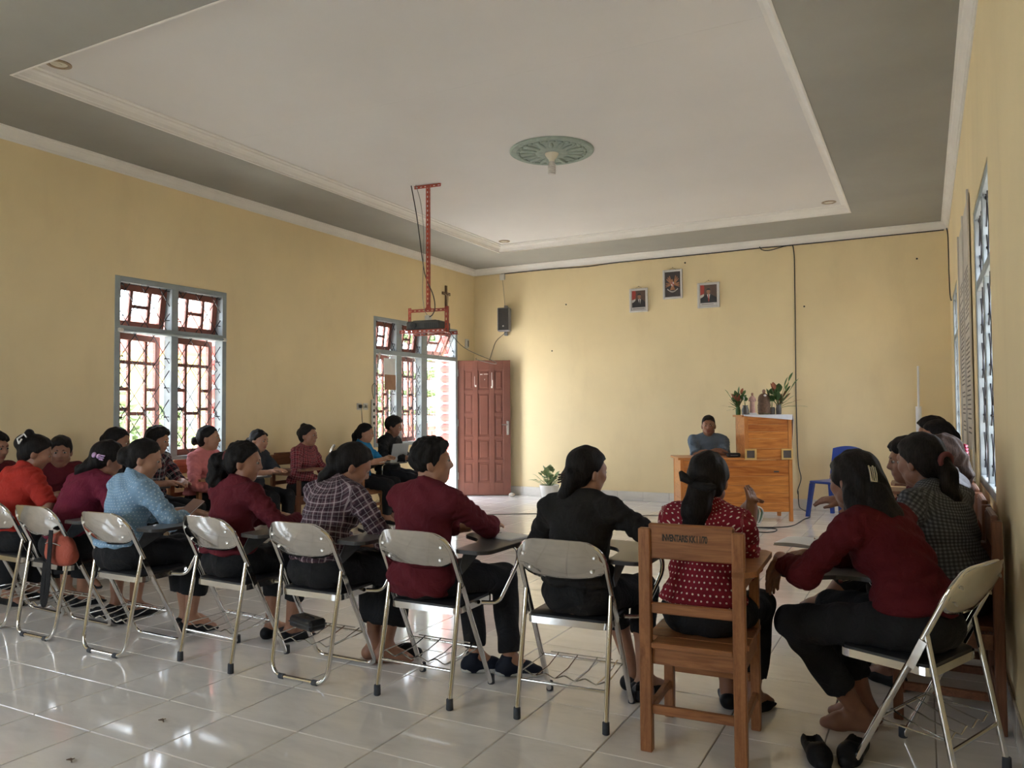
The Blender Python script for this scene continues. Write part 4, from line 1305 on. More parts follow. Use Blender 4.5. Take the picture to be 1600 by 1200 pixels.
plaid('cloth_check_dark', (.014, .012, .018), [(.09, .06, (.5, .5, .5), .7, 'u', 0), (.09, .06, (.5, .5, .5), .7, 'v', 0), (.09, .06, (.5, .5, .5), .6, 'u', .012), (.09, .06, (.5, .5, .5), .6, 'v', .012), (.09, .1, (.2, .04, .05), .6, 'u', .05), (.09, .1, (.2, .04, .05), .6, 'v', .05)])
plaid('cloth_red_plaid', (.20, .025, .035), [(.05, .3, (.06, .01, .015), .6, 'u', 0), (.05, .3, (.06, .01, .015), .6, 'v', 0), (.025, .12, (.5, .3, .3), .45, 'u', .01), (.025, .12, (.5, .3, .3), .45, 'v', .01)])
plaid('cloth_gingham', (.17, .18, .20), [(.017, .5, (.025, .027, .032), .62, 'u', 0), (.017, .5, (.025, .027, .032), .62, 'v', 0)])
t = NT('eye_white'); t.col((.36, .32, .28)).pr(.35)
t = NT('eye_iris'); t.col((.015, .009, .006)).pr(.15)
t = NT('clip_white'); t.col((.72, .70, .66)).pr(.35)
t = NT('clip_lilac'); t.col((.50, .33, .55)).pr(.35)
t = NT('clip_silver'); t.col((.62, .60, .56)).pr(.25, .9)
t = NT('clip_pink'); t.col((.62, .05, .13)).pr(.3)
t = NT('scrunchie_brown'); t.col((.16, .045, .045)).pr(.8)

def person(label, x, y, rz, seat=.452, s=1.0, lean=8, hunch=10, head=(0, 0, 0), neck=None, side=0.0, twist=0, male=False,
           Lw=None, Rw=None, Lh=None, Rh=None, curl=(.35, .35), pole=None, Lf=(-.10, .40), Rf=(.10, .40), fdir=(8, -8), knee=None, skin='skin_brown',
           shirt='cloth_maroon', sleeve=1.0, sleeve_rx=.0, hem=.0, lower='cloth_black', skirt=False, leglen=.9, kpos=None, shoe='shoe_black', hair=None, hmat='hair_black',
           res=.0105, fine_hands=True, fine_head=True, face=True, seam='front', group='students seated around the room', bust=None, seated=True, hipoff=0.0, legs=True, collar=True):
    e = empty('person', (x, y, 0), rz, label, 'person', group)
    H0 = np.array((0, hipoff, seat + .084 * s))
    def up(a): a = math.radians(a); return np.array((0, math.sin(a), math.cos(a)))
    u1, u2 = up(lean), up(lean + hunch)
    sd = np.array((side, 0, 0))
    waist = H0 + u1 * .15 * s + sd * .25
    chest = waist + (u1 + u2) / 2 * .155 * s + sd * .4
    nb = chest + u2 * .135 * s + sd * .35                  # base of the neck
    Tw = np.array(Matrix.Rotation(math.radians(twist), 3, 'Z'))
    bx = Tw @ np.array((1.0, 0, 0)); R2 = np.stack((bx, np.cross(u2, bx), u2), -1)
    sw = (.178 if male else .158) * s
    SL = nb - bx * sw - u2 * .045 * s - np.cross(u2, bx) * -.0; SR = nb + bx * sw - u2 * .045 * s
    Rh_ = rot(*head)
    na = lean + hunch + 8 if neck is None else neck
    atl = nb + up(na) * .062 * s
    hc = atl + Rh_ @ np.array((0, .020, .078)) * s
    hs = 1.0 * s
    def h(*p): return hc + Rh_ @ (np.array(p) * hs)
    seatcut = ((0, 0, seat + .002), (0, 0, -1)) if seated else None
    wd = 1.0 if male else .93
    # --- primitive lists
    torso = [('e', H0 + np.array((0, -.01, 0)), np.array((.165 * (1.0 if male else 1.06), .122, .105)) * s, None, .05, seatcut),
             ('e', waist, np.array((.15 if male else .128, .100 if male else .096, .13)) * s, None, .06, None),
             ('e', chest, np.array((.152 * wd, .103, .15)) * s, R2, .06, None),
             ('c', SL + bx * .03, SR - bx * .03, .052 * s, .052 * s, .05, None),
             ('c', nb - bx * .02 + u2 * .012, SL + bx * .02 + u2 * .006, .038 * s, .040 * s, .04, None),
             ('c', nb + bx * .02 + u2 * .012, SR - bx * .02 + u2 * .006, .038 * s, .040 * s, .04, None)]
    if (bust if bust is not None else not male):
        fwd = np.cross(u2, bx)
        for k in (-1, 1): torso.append(('e', chest + bx * k * .062 * s + fwd * .078 * s - u2 * .005, np.array((.058, .048, .058)) * s, None, .035, None))
    fwd = np.cross(u2, bx)
    l1, l2 = .265 * s, .238 * s
    arms = []; hands = []
    for k, S_, W_, hd in ((-1, SL, Lw, Lh), (1, SR, Rw, Rh)):
        if W_ is None: W_ = (k * .13, .30, seat + .19)
        W_ = np.array(W_, float)
        pl_ = (k * .8, -.35, -.55) if pole is None else pole[0 if k < 0 else 1]
        E_, W_ = ik(S_, W_, l1, l2, pl_)
        fd = nrm(W_ - E_)
        if hd is None: f, n = fd, np.array((0, 0, -1.0))
        else: f, n = nrm(hd[0]), np.array(hd[1], float)
        n = nrm(n - f * (n @ f)); sd_ = np.cross(f, n)
        arms.append((S_, E_, W_)); hands.append((W_, f, n, sd_, k))
    skinp = list(torso)
    for S_, E_, W_ in arms:
        skinp += [('c', S_, E_, .046 * s, .037 * s, .03, None), ('c', E_, E_ * .6 + W_ * .4, .038 * s, .036 * s, .015, None), ('c', E_ * .6 + W_ * .4, W_, .036 * s, .0255 * s, .015, None)]
    for hi, (W_, f, n, sd_, k) in enumerate(hands):
        ts = k * -1.0 if True else 1                         # thumb side in the hand frame
        th = sd_ * ts if (np.cross(f, n) @ sd_) > 0 else -sd_ * ts
        Rm = np.stack((sd_, f, n), -1)
        skinp += [('c', W_, W_ + f * .05 * s, .026 * s, .026 * s, .015, None), ('e', W_ + f * .052 * s, np.array((.041, .05, .0175)) * s, Rm, .014, None)]
        c = curl[hi]
        for q, (o, L) in enumerate(((-.030, .058), (-.010, .070), (.010, .075), (.030, .066))):
            b0 = W_ + f * (.088 - .05 * abs(o) * 2) * s + th * o * s
            d1 = nrm(f * math.cos(c) + n * math.sin(c) + th * o * .8); d2 = nrm(f * math.cos(2.1 * c) + n * math.sin(2.1 * c) + th * o * .3)
            b1 = b0 + d1 * L * .52 * s; b2 = b1 + d2 * L * .48 * s
            skinp += [('c', b0, b1, .0096 * s, .0088 * s, .006, None), ('c', b1, b2, .0088 * s, .0072 * s, .004, None)]
        t0 = W_ + f * .028 * s + th * .03 * s; t1 = t0 + nrm(f * .75 + th * .62 + n * .25) * .04 * s; t2 = t1 + nrm(f * .95 + th * .2 + n * .35) * .032 * s
        skinp += [('c', t0, t1, .0145 * s, .011 * s, .012, None), ('c', t1, t2, .0105 * s, .0085 * s, .004, None)]
    # legs
    tl, sl_ = .405 * s, .385 * s
    legp = []; feet = []
    if legs:
        for k, F_, fa in ((-1, Lf, fdir[0]), (1, Rf, fdir[1])):
            hip = H0 + np.array((k * .088, .03, -.008)) * s
            z_an = (.078 if len(F_) < 3 else F_[2])
            an = np.array((F_[0], F_[1], z_an))
            Kn, an = ik(hip, an, tl, sl_, (k * .18, 1.0, .9) if knee is None else knee[0 if k < 0 else 1])
            if Kn[2] < seat + .03 and seated: Kn[2] = seat + .04
            if kpos is not None: Kn = np.array(kpos[0 if k < 0 else 1], float); an = np.array((F_[0], F_[1], z_an))
            legp.append((hip, Kn, an))
            a = math.radians(fa); fd = np.array((-math.sin(a), math.cos(a), 0)); feet.append((an, fd))
            skinp += [('c', hip, Kn, .080 * s, .056 * s, .04, seatcut if False else None), ('c', Kn, Kn * .55 + an * .45, .055 * s, .053 * s, .02, None), ('c', Kn * .55 + an * .45, an, .052 * s, .033 * s, .02, None)]
            z0 = an[2] - .078
            hl = an - fd * .035; hl = np.array((hl[0], hl[1], z0 + .034)); bl = an + fd * .085; bl = np.array((bl[0], bl[1], z0 + .030)); to = an + fd * .135; to = np.array((to[0], to[1], z0 + .020))
            fc = ((0, 0, z0 + .002), (0, 0, -1))
            skinp += [('c', an, hl, .036 * s, .033 * s, .02, fc), ('c', an * .6 + bl * .4 + np.array((0, 0, .01)), bl, .033 * s, .033 * s, .03, fc), ('c', hl, bl, .030 * s, .035 * s, .02, fc), ('c', bl, to, .034 * s, .024 * s, .02, fc)]
    # head
    A = hs
    headp = [('c', nb - u2 * .03, atl + (hc - atl) * .35, .055 * s if male else .047 * s, .054 * s if male else .047 * s, .03, None),
             ('e', h(0, -.012, .030), np.array((.074, .093, .086)) * A, Rh_, .03, None),
             ('e', h(0, .030, -.032), np.array((.056, .060, .074)) * A, Rh_, .03, None),
             ('e', h(0, .056, -.088), np.array((.024, .020, .018)) * A, Rh_, .025, None),
             ('c', h(-.045, .02, -.062), h(.045, .02, -.062), .022 * A, .022 * A, .03, None),
             ('c', h(-.040, .058, -.018), h(.040, .058, -.018), .020 * A, .020 * A, .025, None),
             ('c', h(-.032, .070, .028), h(.032, .070, .028), .015 * A, .015 * A, .02, None)]
    skinp += headp
    feat = [('c', h(0, .084, .014), h(0, .099, -.020), .0085 * A, .012 * A, .012, None),
            ('c', h(-.0125, .090, -.024), h(.0125, .090, -.024), .0095 * A, .0095 * A, .008, None),
            ('c', h(-.020, .079, -.053), h(.020, .079, -.053), .0075 * A, .0075 * A, .006, None), ('c', h(-.016, .078, -.063), h(.016, .078, -.063), .008 * A, .008 * A, .006, None),
            ('e', h(.074, -.012, -.012), np.array((.011, .020, .032)) * A, Rh_ @ np.array(Matrix.Rotation(.35, 3, 'Z')), .008, None),
            ('e', h(-.074, -.012, -.012), np.array((.011, .020, .032)) * A, Rh_ @ np.array(Matrix.Rotation(-.35, 3, 'Z')), .008, None)]
    # --- skin
    pts = np.concatenate([np.stack((np.array(p[1]), np.array(p[2]))) if p[0] == 'c' else np.array(p[1])[None] for p in skinp])
    lo, hi = pts.min(0) - .14, pts.max(0) + .14
    lo[2] = max(lo[2], -.02)
    fz = []
    fx = []; fy = []
    fr = res * .55
    if fine_head:
        fz.append((hc[2] - .12, hc[2] + .06, fr)); fy.append((hc[1] - .09, hc[1] + .12, fr)); fx.append((hc[0] - .09, hc[0] + .09, fr))
    if fine_hands:
        for W_, f, n, sd_, k in hands:
            c = W_ + f * .09
            for l_, i_ in ((fx, 0), (fy, 1), (fz, 2)): l_.append((c[i_] - .085, c[i_] + .085, fr))
    fl = Field((axis(lo[0], hi[0], res, fx), axis(lo[1], hi[1], res, fy), axis(lo[2], hi[2], res, fz)))
    for p in skinp: fl.prim(p)
    for k in (-1, 1): fl.carve(h(k * .031, .094, .008), np.array((.019, .014, .012)) * A, Rh_, .012)
    for p in feat: fl.prim(p)
    P, F = fl.mesh(1 if res < .0115 else 0)
    q = (P - h(0, .084, -.058)) @ Rh_ / A
    lip = np.clip(1.25 - np.sqrt((q[:, 0] / .026) ** 2 + (q[:, 1] / .02) ** 2 + (q[:, 2] / .0115) ** 2), 0, 1) * 1.6
    np_obj('body', P, F, skin, e, {'lip': ('FLOAT', np.clip(lip, 0, 1))})
    # --- eyes and brows
    if face:
        ev = MB(); 
        for k in (-1, 1):
            m = MB(); m.ell((0, 0, 0), (.0130 * A, .0112 * A, .0068 * A), 10, 7); m.mi = 1; m.ell((0, .0075 * A, -.0005), (.0074 * A, .0056 * A, .0066 * A), 8, 6)
            M4 = Matrix.Translation(Vector(h(k * .031, .0775, .0085))) @ Matrix([list(r_) for r_ in Rh_]).to_4x4()
            m.xf(M4); m.build('eye', ['eye_white', 'eye_iris'], e, 60)
            b = MB(); b.tube([Vector(h(k * (.013 + .011 * i), .0875 - .0035 * i * i * .8, .026 + .0035 * math.sin(i * 1.0))) for i in range(4)], [.0030 * A, .0048 * A, .0044 * A, .0020 * A], 6)
            b.build('eyebrow', hmat, e, 60)
    # --- hair
    hr = hair or {}
    st = hr.get('style', 'tied')
    r = hr.get('vol', .010)
    hp = []
    if st == 'short':
        nn, c0 = np.array((0, .80, -.60)), .80 * .078 - .60 * .078
        nn2 = None
    elif st == 'tied':
        nn, c0 = np.array((0, .73, -.683)), .73 * .074 - .683 * .084
    else:
        nn, c0 = np.array((0, .93, -.368)), .93 * .070 - .368 * .080
    c0 = c0 + hr.get('line', 0.0)
    cutw = (hc + Rh_ @ nn * c0 * A, Rh_ @ nn)
    if st == 'short':
        hp.append(('e', h(0, -.014, .032), (np.array((.073, .092, .086)) + r) * A, Rh_, .01, cutw))
        hp.append(('e', h(0, .004, .072), (np.array((.058, .074, .046)) + r) * A, Rh_, .03, (h(0, .0, .052), Rh_ @ np.array((0, .35, -.94)))))
    else:
        hp.append(('e', h(0, -.014, .030), (np.array((.074, .094, .086)) + r) * A, Rh_, .01, cutw))
        hp.append(('e', h(0, -.055, -.020), (np.array((.060, .045, .062)) + r * .6) * A, Rh_, .03, None))
    yawR = rot(head[0], 0, 0)
    def hp_pt(p): return hc + (yawR @ np.array(p[:3])) * A if len(p) < 5 else h(*p[:3])
    for chn in hr.get('chains', ()):
        for a, b in zip(chn[:-1], chn[1:]):
            hp.append(('c', hp_pt(a), hp_pt(b), a[3] * A, b[3] * A, .02, None))
    for b in hr.get('balls', ()):
        hp.append(('e', h(*b[:3]), np.array(b[3:6]) * A, Rh_, .012, None))
    pts = np.concatenate([np.stack((np.array(p[1]), np.array(p[2]))) if p[0] == 'c' else np.array(p[1])[None] for p in hp])
    lo, hi = pts.min(0) - .13, pts.max(0) + .13
    hf = min(.0085, res * .8)
    fl = Field((axis(lo[0], hi[0], hf), axis(lo[1], hi[1], hf), axis(lo[2], hi[2], hf)))
    for p in hp: fl.prim(p)
    P, F = fl.mesh(1)
    N = vnormals(P, F); wv = hr.get('curl', .0022); fq = hr.get('freq', 1.0)
    Q = (P - hc) @ Rh_
    P = P + N * (wv * (np.sin(Q[:, 0] * 95 * fq + 2 * np.sin(Q[:, 2] * 23 * fq)) * np.sin(Q[:, 1] * 90 * fq + 1.7 * np.sin(Q[:, 2] * 31 * fq + 1)) + .6 * np.sin(Q[:, 2] * 60 * fq + Q[:, 0] * 70 * fq)))[:, None]
    pd = (P - np.array(cutw[0])) @ np.array(cutw[1])
    wob = np.clip(1 - np.abs(pd) / .014, 0, 1) * .0055 * (np.sin(Q[:, 0] * 130 + x * 7) + .7 * np.sin(Q[:, 0] * 61 + Q[:, 2] * 88 + y * 5))
    P = P + (wob[:, None] * np.array(cutw[1]))
    np_obj('hair', P, F, hmat, e)
    # --- upper garment
    inf = .013 * s
    hz = H0[2] + .065 + hem
    hemcut = ((0, 0, hz), (0, 0, -1))
    sp = []
    for i, p in enumerate(torso): sp.append((p, (inf + .012 if i == 0 else inf) if i < 3 else inf * .9, hemcut if i < 3 else None))
    sp.append((('e', (H0 + waist) / 2, np.array((.162 if male else .148, .116, .12)) * s, None, .06, None), inf, hemcut))
    for (S_, E_, W_) in arms:
        if sleeve <= .5:
            t_ = sleeve / .5; pe = S_ + (E_ - S_) * t_
            sp.append((('c', S_, E_, .050 * s, .048 * s, .03, (pe, nrm(E_ - S_))), inf, None))
        else:
            t_ = (sleeve - .5) / .5; pe = E_ + (W_ - E_) * t_
            sp.append((('c', S_, E_, .049 * s, .041 * s, .035, None), inf, None))
            sp.append((('c', E_, W_, .041 * s, .031 * s, .02, (pe, nrm(W_ - E_))), inf * .95, None))
    if collar:
        nd = nrm(atl - nb)
        sp.append((('c', nb - u2 * .03, nb + nd * .07, .060 * s if male else .053 * s, .058 * s if male else .052 * s, .014, (nb + nd * .036 * s - fwd * .0, nrm(nd + fwd * .45))), .009, None))
    pts = np.concatenate([np.stack((np.array(p[1]), np.array(p[2]))) if p[0] == 'c' else np.array(p[1])[None] for p, _, _ in sp])
    lo, hi = pts.min(0) - .2, pts.max(0) + .2
    rs = res * 1.05
    fl = Field((axis(lo[0], hi[0], rs), axis(lo[1], hi[1], rs), axis(lo[2], hi[2], rs)))
    for p, i_, ct in sp: fl.prim(p, i_, ct)
    P, F = fl.mesh(1); N = vnormals(P, F)
    fold = .0065 * (np.sin(P[:, 2] * 62 + 5 * np.sin(P[:, 0] * 9 + x * 3) + 3 * P[:, 1] * 9) * .6 + np.sin(P[:, 0] * 34 + P[:, 2] * 38 + 2.2 * np.sin(P[:, 1] * 17 + x)) * .5)
    # pattern coordinates around torso or sleeves
    ax_o = H0; axd = nrm(chest - H0)
    q = P - H0; along = q @ axd; rad = q - along[:, None] * axd
    if seam == 'front': ang = np.arctan2(rad[:, 0], -rad[:, 1])
    else: ang = np.arctan2(-rad[:, 0], rad[:, 1])
    pat = np.stack((ang * .145, along, np.zeros(len(P))), -1)
    rl = np.linalg.norm(rad, axis=1); pat[:, 1] = along + np.clip((along - .20) / .10, 0, 1) * (.16 - rl) * .85
    dt = np.linalg.norm(rad / np.array((.165, .12, 1)), axis=1)
    onarm = np.zeros(len(P), bool)
    for (S_, E_, W_) in arms:
        b0 = 0.0
        for a, b in ((S_, E_), (E_, W_)):
            d = b - a; L = np.linalg.norm(d); d = d / L; w = P - a; t_ = np.clip(w @ d, 0, L); pe = w - t_[:, None] * d
            dist = np.linalg.norm(pe, axis=1)
            r1 = nrm(np.cross(d, np.array((0.3, .9, .2)))); r2 = np.cross(d, r1)
            m = (dist < .068 * s) & (dt > 1.02)
            onarm |= m
            pat[m, 0] = np.arctan2(pe[m] @ r1, pe[m] @ r2) * .048; pat[m, 1] = b0 + (w @ d)[m]
            b0 += L
    aw = np.clip((.24 - pat[:, 1]) / .12, 0, 1) * (dt <= 1.35)
    fold = fold + .0035 * aw * np.sin(pat[:, 1] * 95 + 3 * np.sin(pat[:, 0] * 21 + y)) + .0032 * np.where(onarm, np.sin(pat[:, 1] * 135 + 2.2 * np.sin(pat[:, 0] * 60)), 0)
    P = P + N * fold[:, None]
    sh = np_obj('shirt', P, F, shirt, e, {'pat': ('FLOAT_VECTOR', pat)})
    # --- lower garment
    if legs:
        lp = [(torso[0], .006 * s, None), (('e', (H0 * .6 + waist * .4), np.array((.128, .092, .10)) * s, None, .04, None), .004, None)]
        for (hip, Kn, an) in legp:
            if skirt:
                lp.append((('c', hip, Kn, .088 * s, .068 * s, .08, None), .016, None))
                pe = Kn + (an - Kn) * leglen
                lp.append((('c', Kn, Kn + (an - Kn) * 1.1, .066 * s, .075 * s, .06, (pe, nrm(an - Kn))), .016, None))
            else:
                lp.append((('c', hip, Kn, .082 * s, .060 * s, .04, None), .012, None))
                pe = Kn + (an - Kn) * leglen
                lp.append((('c', Kn, an, .058 * s, .046 * s, .02, (pe, nrm(an - Kn))), .012, None))
        pts = np.concatenate([np.stack((np.array(p[1]), np.array(p[2]))) if p[0] == 'c' else np.array(p[1])[None] for p, _, _ in lp])
        lo, hi = pts.min(0) - .18, pts.max(0) + .18
        fl = Field((axis(lo[0], hi[0], rs), axis(lo[1], hi[1], rs), axis(lo[2], hi[2], rs)))
        for p, i_, ct in lp: fl.prim(p, i_, ct)
        P, F = fl.mesh(1); N = vnormals(P, F)
        P = P + N * (.004 * np.sin(P[:, 1] * 48 + 4 * np.sin(P[:, 0] * 14) + P[:, 2] * 20))[:, None]
        if seated:
            m = (P[:, 1] < hipoff + .2); P[m, 2] = np.maximum(P[m, 2], seat + .0015)
        np_obj('skirt' if skirt else 'trousers', P, F, lower, e)
        if shoe != 'bare':
            for (an, fd) in feet:
                z0 = an[2] - .078
                v = lambda t_, z: np.array((an[0] + fd[0] * t_, an[1] + fd[1] * t_, z0 + z))
                fc = ((0, 0, z0 + .001), (0, 0, -1)); top = (v(.05, .055), nrm(np.array((fd[0] * .35, fd[1] * .35, 1)))) if shoe == 'shoe_black' else (v(0, .105), np.array((0, 0, 1.0)))
                fl_ = Field((axis(an[0] - .26, an[0] + .26, .009), axis(an[1] - .26, an[1] + .26, .009), axis(max(z0 - .02, -.02), z0 + .14, .008)))
                prs = [('c', v(-.038, .034), v(.085, .032), .042 * s, .042 * s, .02, fc), ('c', v(.085, .030), v(.145, .022), .041 * s, .029 * s, .02, fc)]
                if shoe != 'shoe_black': prs.append(('c', v(-.01, .04), v(-.005, .10), .045 * s, .042 * s, .03, fc))
                for p in prs: fl_.prim(p, 0, top)
                P, F = fl_.mesh(1)
                so = np_obj('shoe', P, F, shoe, e)
                if shoe == 'shoe_navy':
                    fl_ = Field((axis(an[0] - .26, an[0] + .26, .009), axis(an[1] - .26, an[1] + .26, .009), axis(max(z0 - .02, -.02), z0 + .06, .006)))
                    for p in (('c', v(-.038, .030), v(.085, .030), .046 * s, .046 * s, .01, fc), ('c', v(.085, .03), v(.147, .022), .046 * s, .034 * s, .01, fc)): fl_.prim(p, 0, (v(0, .022), np.array((0, 0, 1.0))))
                    P, F = fl_.mesh(0); np_obj('sole', P, F, 'sole_white', so)
    return e, h, hands, Rh_

def clip_part(e, h, Rh_, name, mat, fn):
    """a small hair ornament, fn(mb) draws it in head coordinates"""
    m = MB(); fn(m)
    m.v = [tuple(h(*p)) for p in m.v]
    return m.build(name, mat, e, 60)

# ------------------------------------------------------------------ the people
NEAR = 'students in the near row seen from behind'
LEFT = 'students along the left wall'
RIGHT = 'students along the right wall'
BUN_LOW = {'style': 'tied', 'balls': [(0, -.115, .0, .045, .035, .045)]}
def R_(d): return math.radians(d)

# orange-red shirt, far left of the near row
e, h, _, Rm = person('woman in an orange-red shirt with a white claw clip at the far left', -5.42, 3.09, R_(-4), side=-.10, lean=6, hunch=14, head=(-25, 22, 0), shirt='cloth_orange_red', sleeve=.5, Lw=(-.10, .30, .70), Rw=(.16, .30, .73), skirt=True, leglen=.7, group=NEAR,
    hair={'style': 'tied', 'balls': [(0, -.105, .045, .062, .05, .06), (.01, -.09, .115, .032, .03, .03)], 'vol': .014}, skin='skin_brown', fine_hands=False)
def _c(m):
    for sx in (0, 1):
        m.tube([(.055 + .03 * sx, -.12, .10 - .035 * sx), (.075 + .012 * sx, -.145 + .02 * sx, .055 - .03 * sx)], .006, 6)
    m.tube([(.055, -.12, .10), (.088, -.10, .085)], .005, 6); m.tube([(.075, -.145, .055), (.09, -.125, .03)], .005, 6)
clip_part(e, h, Rm, 'hair_clip', 'clip_white', _c)['label'] = 'white angular claw clip'

# magenta shirt
e, h, _, Rm = person('woman in a magenta shirt leaning forward with a lilac hair clip', -4.80, 3.06, R_(-2), lean=14, hunch=18, head=(-8, 20, 6), shirt='cloth_magenta', Lw=(-.16, .32, .71), Rw=(.2, .30, .735), group=NEAR, fine_hands=False,
    hair={'style': 'tied', 'vol': .014, 'chains': [[(0, -.09, -.02, .045), (-.05, -.14, -.06, .036), (-.10, -.15, -.12, .022), (-.13, -.14, -.17, .01)]], 'curl': .004}, skirt=True, leglen=.6)
def _c(m):
    m.ell((.05, -.115, .005), (.018, .014, .018), 10, 7); m.ell((.085, -.10, .005), (.016, .014, .016), 10, 7)
    for k in range(3): m.tube([(.095, -.095, .015 - .013 * k), (.118, -.08, .018 - .014 * k)], .005, 6)
clip_part(e, h, Rm, 'hair_clip', 'clip_lilac', _c)['label'] = 'lilac flower claw clip'

# light blue dotted shirt
e, h, hn, Rm = person('woman in a light blue dotted shirt looking down in profile', -4.22, 3.02, R_(-10), s=.975, lean=4, hunch=10, head=(-34, 17, 0), shirt='cloth_blue_dots', sleeve=.78, Lw=(-.02, .36, .735), Rw=(.17, .34, .735), Lh=((.3, .9, .1), (0, 0, -1)), Rh=((-.15, .95, .05), (0, -.1, -1)), group=NEAR, skin='skin_tan',
    hair={'style': 'tied', 'balls': [(0, -.112, -.012, .058, .045, .058)], 'vol': .012, 'curl': .003}, skirt=True, leglen=.62, Lf=(-.02, .42), Rf=(.10, .38), fdir=(0, -30))

# maroon shirt with the long curly ponytail
e, h, _, Rm = person('woman in maroon with a long curly ponytail in profile', -3.47, 3.15, R_(-8), s=.95, lean=2, hunch=8, head=(-46, 8, 0), shirt='cloth_maroon', Lw=(-.05, .33, .73), Rw=(.22, .30, .735), group=NEAR, skin='skin_brown',
    hair={'style': 'tied', 'vol': .013, 'curl': .0055, 'freq': 1.2, 'chains': [[(0, -.10, .025, .045), (-.02, -.155, .0, .052), (-.05, -.165, -.10, .058), (-.09, -.15, -.20, .055), (-.10, -.13, -.29, .038), (-.11, -.13, -.33, .015)]]}, skirt=False, leglen=.6, Lf=(-.1, .36), Rf=(.06, .38))
def _c(m): m.tube([(.015 * math.cos(a) * 2.4, -.118, .02 + .032 * math.sin(a)) for a in [6.283 * i / 12 for i in range(12)]], .006, 6, closed=True)
clip_part(e, h, Rm, 'hair_tie', 'scrunchie_brown', _c)

# plaid shirt
e, h, _, Rm = person('woman in a purple and white plaid shirt bent over her notes', -2.84, 3.19, R_(-6), lean=9, hunch=16, head=(-34, 30, 4), shirt='cloth_plaid', sleeve=.82, Lw=(-.05, .38, .60), Rw=(.17, .36, .60), pole=((-.8, -.3, -.5), (.9, -.3, -.6)), group=NEAR, skin='skin_brown', lower='cloth_black', skirt=True, leglen=.72, shoe='bare', Lf=(.10, .30), Rf=(.20, .28), fdir=(-50, -55), fine_hands=False,
    hair={'style': 'tied', 'vol': .013, 'curl': .003, 'balls': [(0, -.112, -.02, .042, .04, .045)], 'chains': [[(0, -.11, -.02, .04), (-.03, -.15, -.06, .035), (-.05, -.15, -.16, .03), (-.05, -.14, -.22, .012)]]})
def _c(m):
    m.cbox(-.018, .018, -.152, -.142, .0, .052, .004)
    for k in range(4): m.tube([(-.014 + .009 * k, -.147, 0), (-.014 + .009 * k, -.14, -.014)], .003, 5)
clip_part(e, h, Rm, 'hair_clip', 'clip_silver', _c)['label'] = 'silver jewelled hair clip'

# young man in maroon
e, h, _, Rm = person('young man in a maroon shirt seen in profile with short curly hair', -2.21, 3.22, R_(-8), s=.985, lean=0, hunch=8, head=(-46, -2, 0), male=True, shirt='cloth_maroon', hem=-.13, Lw=(-.05, .34, .735), Rw=(.10, .43, .755), pole=((-.8, -.4, -.4), (1.0, -.3, -.55)), group=NEAR, skin='skin_tan', lower='cloth_trouser', shoe='shoe_navy', Lf=(.06, .34), Rf=(.24, .40), fdir=(-50, -60), fine_hands=False,
    hair={'style': 'short', 'vol': .012, 'curl': .0045, 'freq': 1.3})

# woman in black
e, h, _, Rm = person('woman in a black top with her back to the camera', -1.40, 3.285, R_(2), s=.95, lean=1, hunch=9, head=(-32, 8, 0), shirt='cloth_black_soft', Lw=(-.12, .30, .64), Rw=(.30, .30, .755), pole=((-1, -.2, -.4), (1.0, -.3, -.5)), group=NEAR, skin='skin_tan', skirt=False, leglen=.5, lower='cloth_black', Lf=(.12, .40), Rf=(.20, .32), fdir=(-20, -40), fine_hands=False,
    hair={'style': 'tied', 'vol': .013, 'balls': [(-.0, -.10, -.03, .055, .04, .05)], 'chains': [[(0, -.10, -.04, .042), (-.02, -.12, -.10, .034), (-.03, -.115, -.17, .022), (-.03, -.11, -.24, .01)]]})
def _c(m):
    for k in range(4): m.tube([(.0, -.135, -.02 - .012 * k), (-.045, -.138, -.03 - .012 * k), (-.055, -.125, -.03 - .012 * k)], .004, 6)
clip_part(e, h, Rm, 'hair_clip', 'hair_brown', _c)['label'] = 'dark claw clip'

# polka dots
e, h, _, Rm = person('woman in a red polka dot blouse on the stencilled wooden chair', -.835, 3.27, R_(-4), seat=.436, s=.95, lean=4, hunch=10, head=(10, 4, 0), shirt='cloth_polka', sleeve=.72, hem=-.01, Lw=(.07, .33, .865), Rw=(.12, .31, .875), Lh=((.35, .2, .9), (.9, 0, -.3)), Rh=((.0, .25, .95), (-.9, .3, .1)), pole=((-.3, -.5, -1), (.1, -.7, -1)), curl=(.7, .25), group=NEAR, skin='skin_brown', skirt=False, leglen=.8, Lf=(-.02, .40), Rf=(.10, .36), fdir=(20, -20),
    hair={'style': 'tied', 'vol': .018, 'curl': .003, 'balls': [(-.02, -.125, -.045, .06, .05, .06)], 'chains': [[(-.02, -.12, -.05, .058), (-.04, -.15, -.12, .06), (-.045, -.14, -.19, .045), (-.04, -.13, -.23, .02)]]})
def _c(m):
    m.tube([(-.05, -.15, -.01), (-.085, -.165, .012), (-.10, -.15, .035)], [.014, .022, .01], 8); m.tube([(-.04, -.16, -.02), (.02, -.175, -.03), (.05, -.155, -.025)], [.018, .02, .012], 8)
clip_part(e, h, Rm, 'hair_bow', 'cloth_black', _c)['label'] = 'black fabric hair bow'

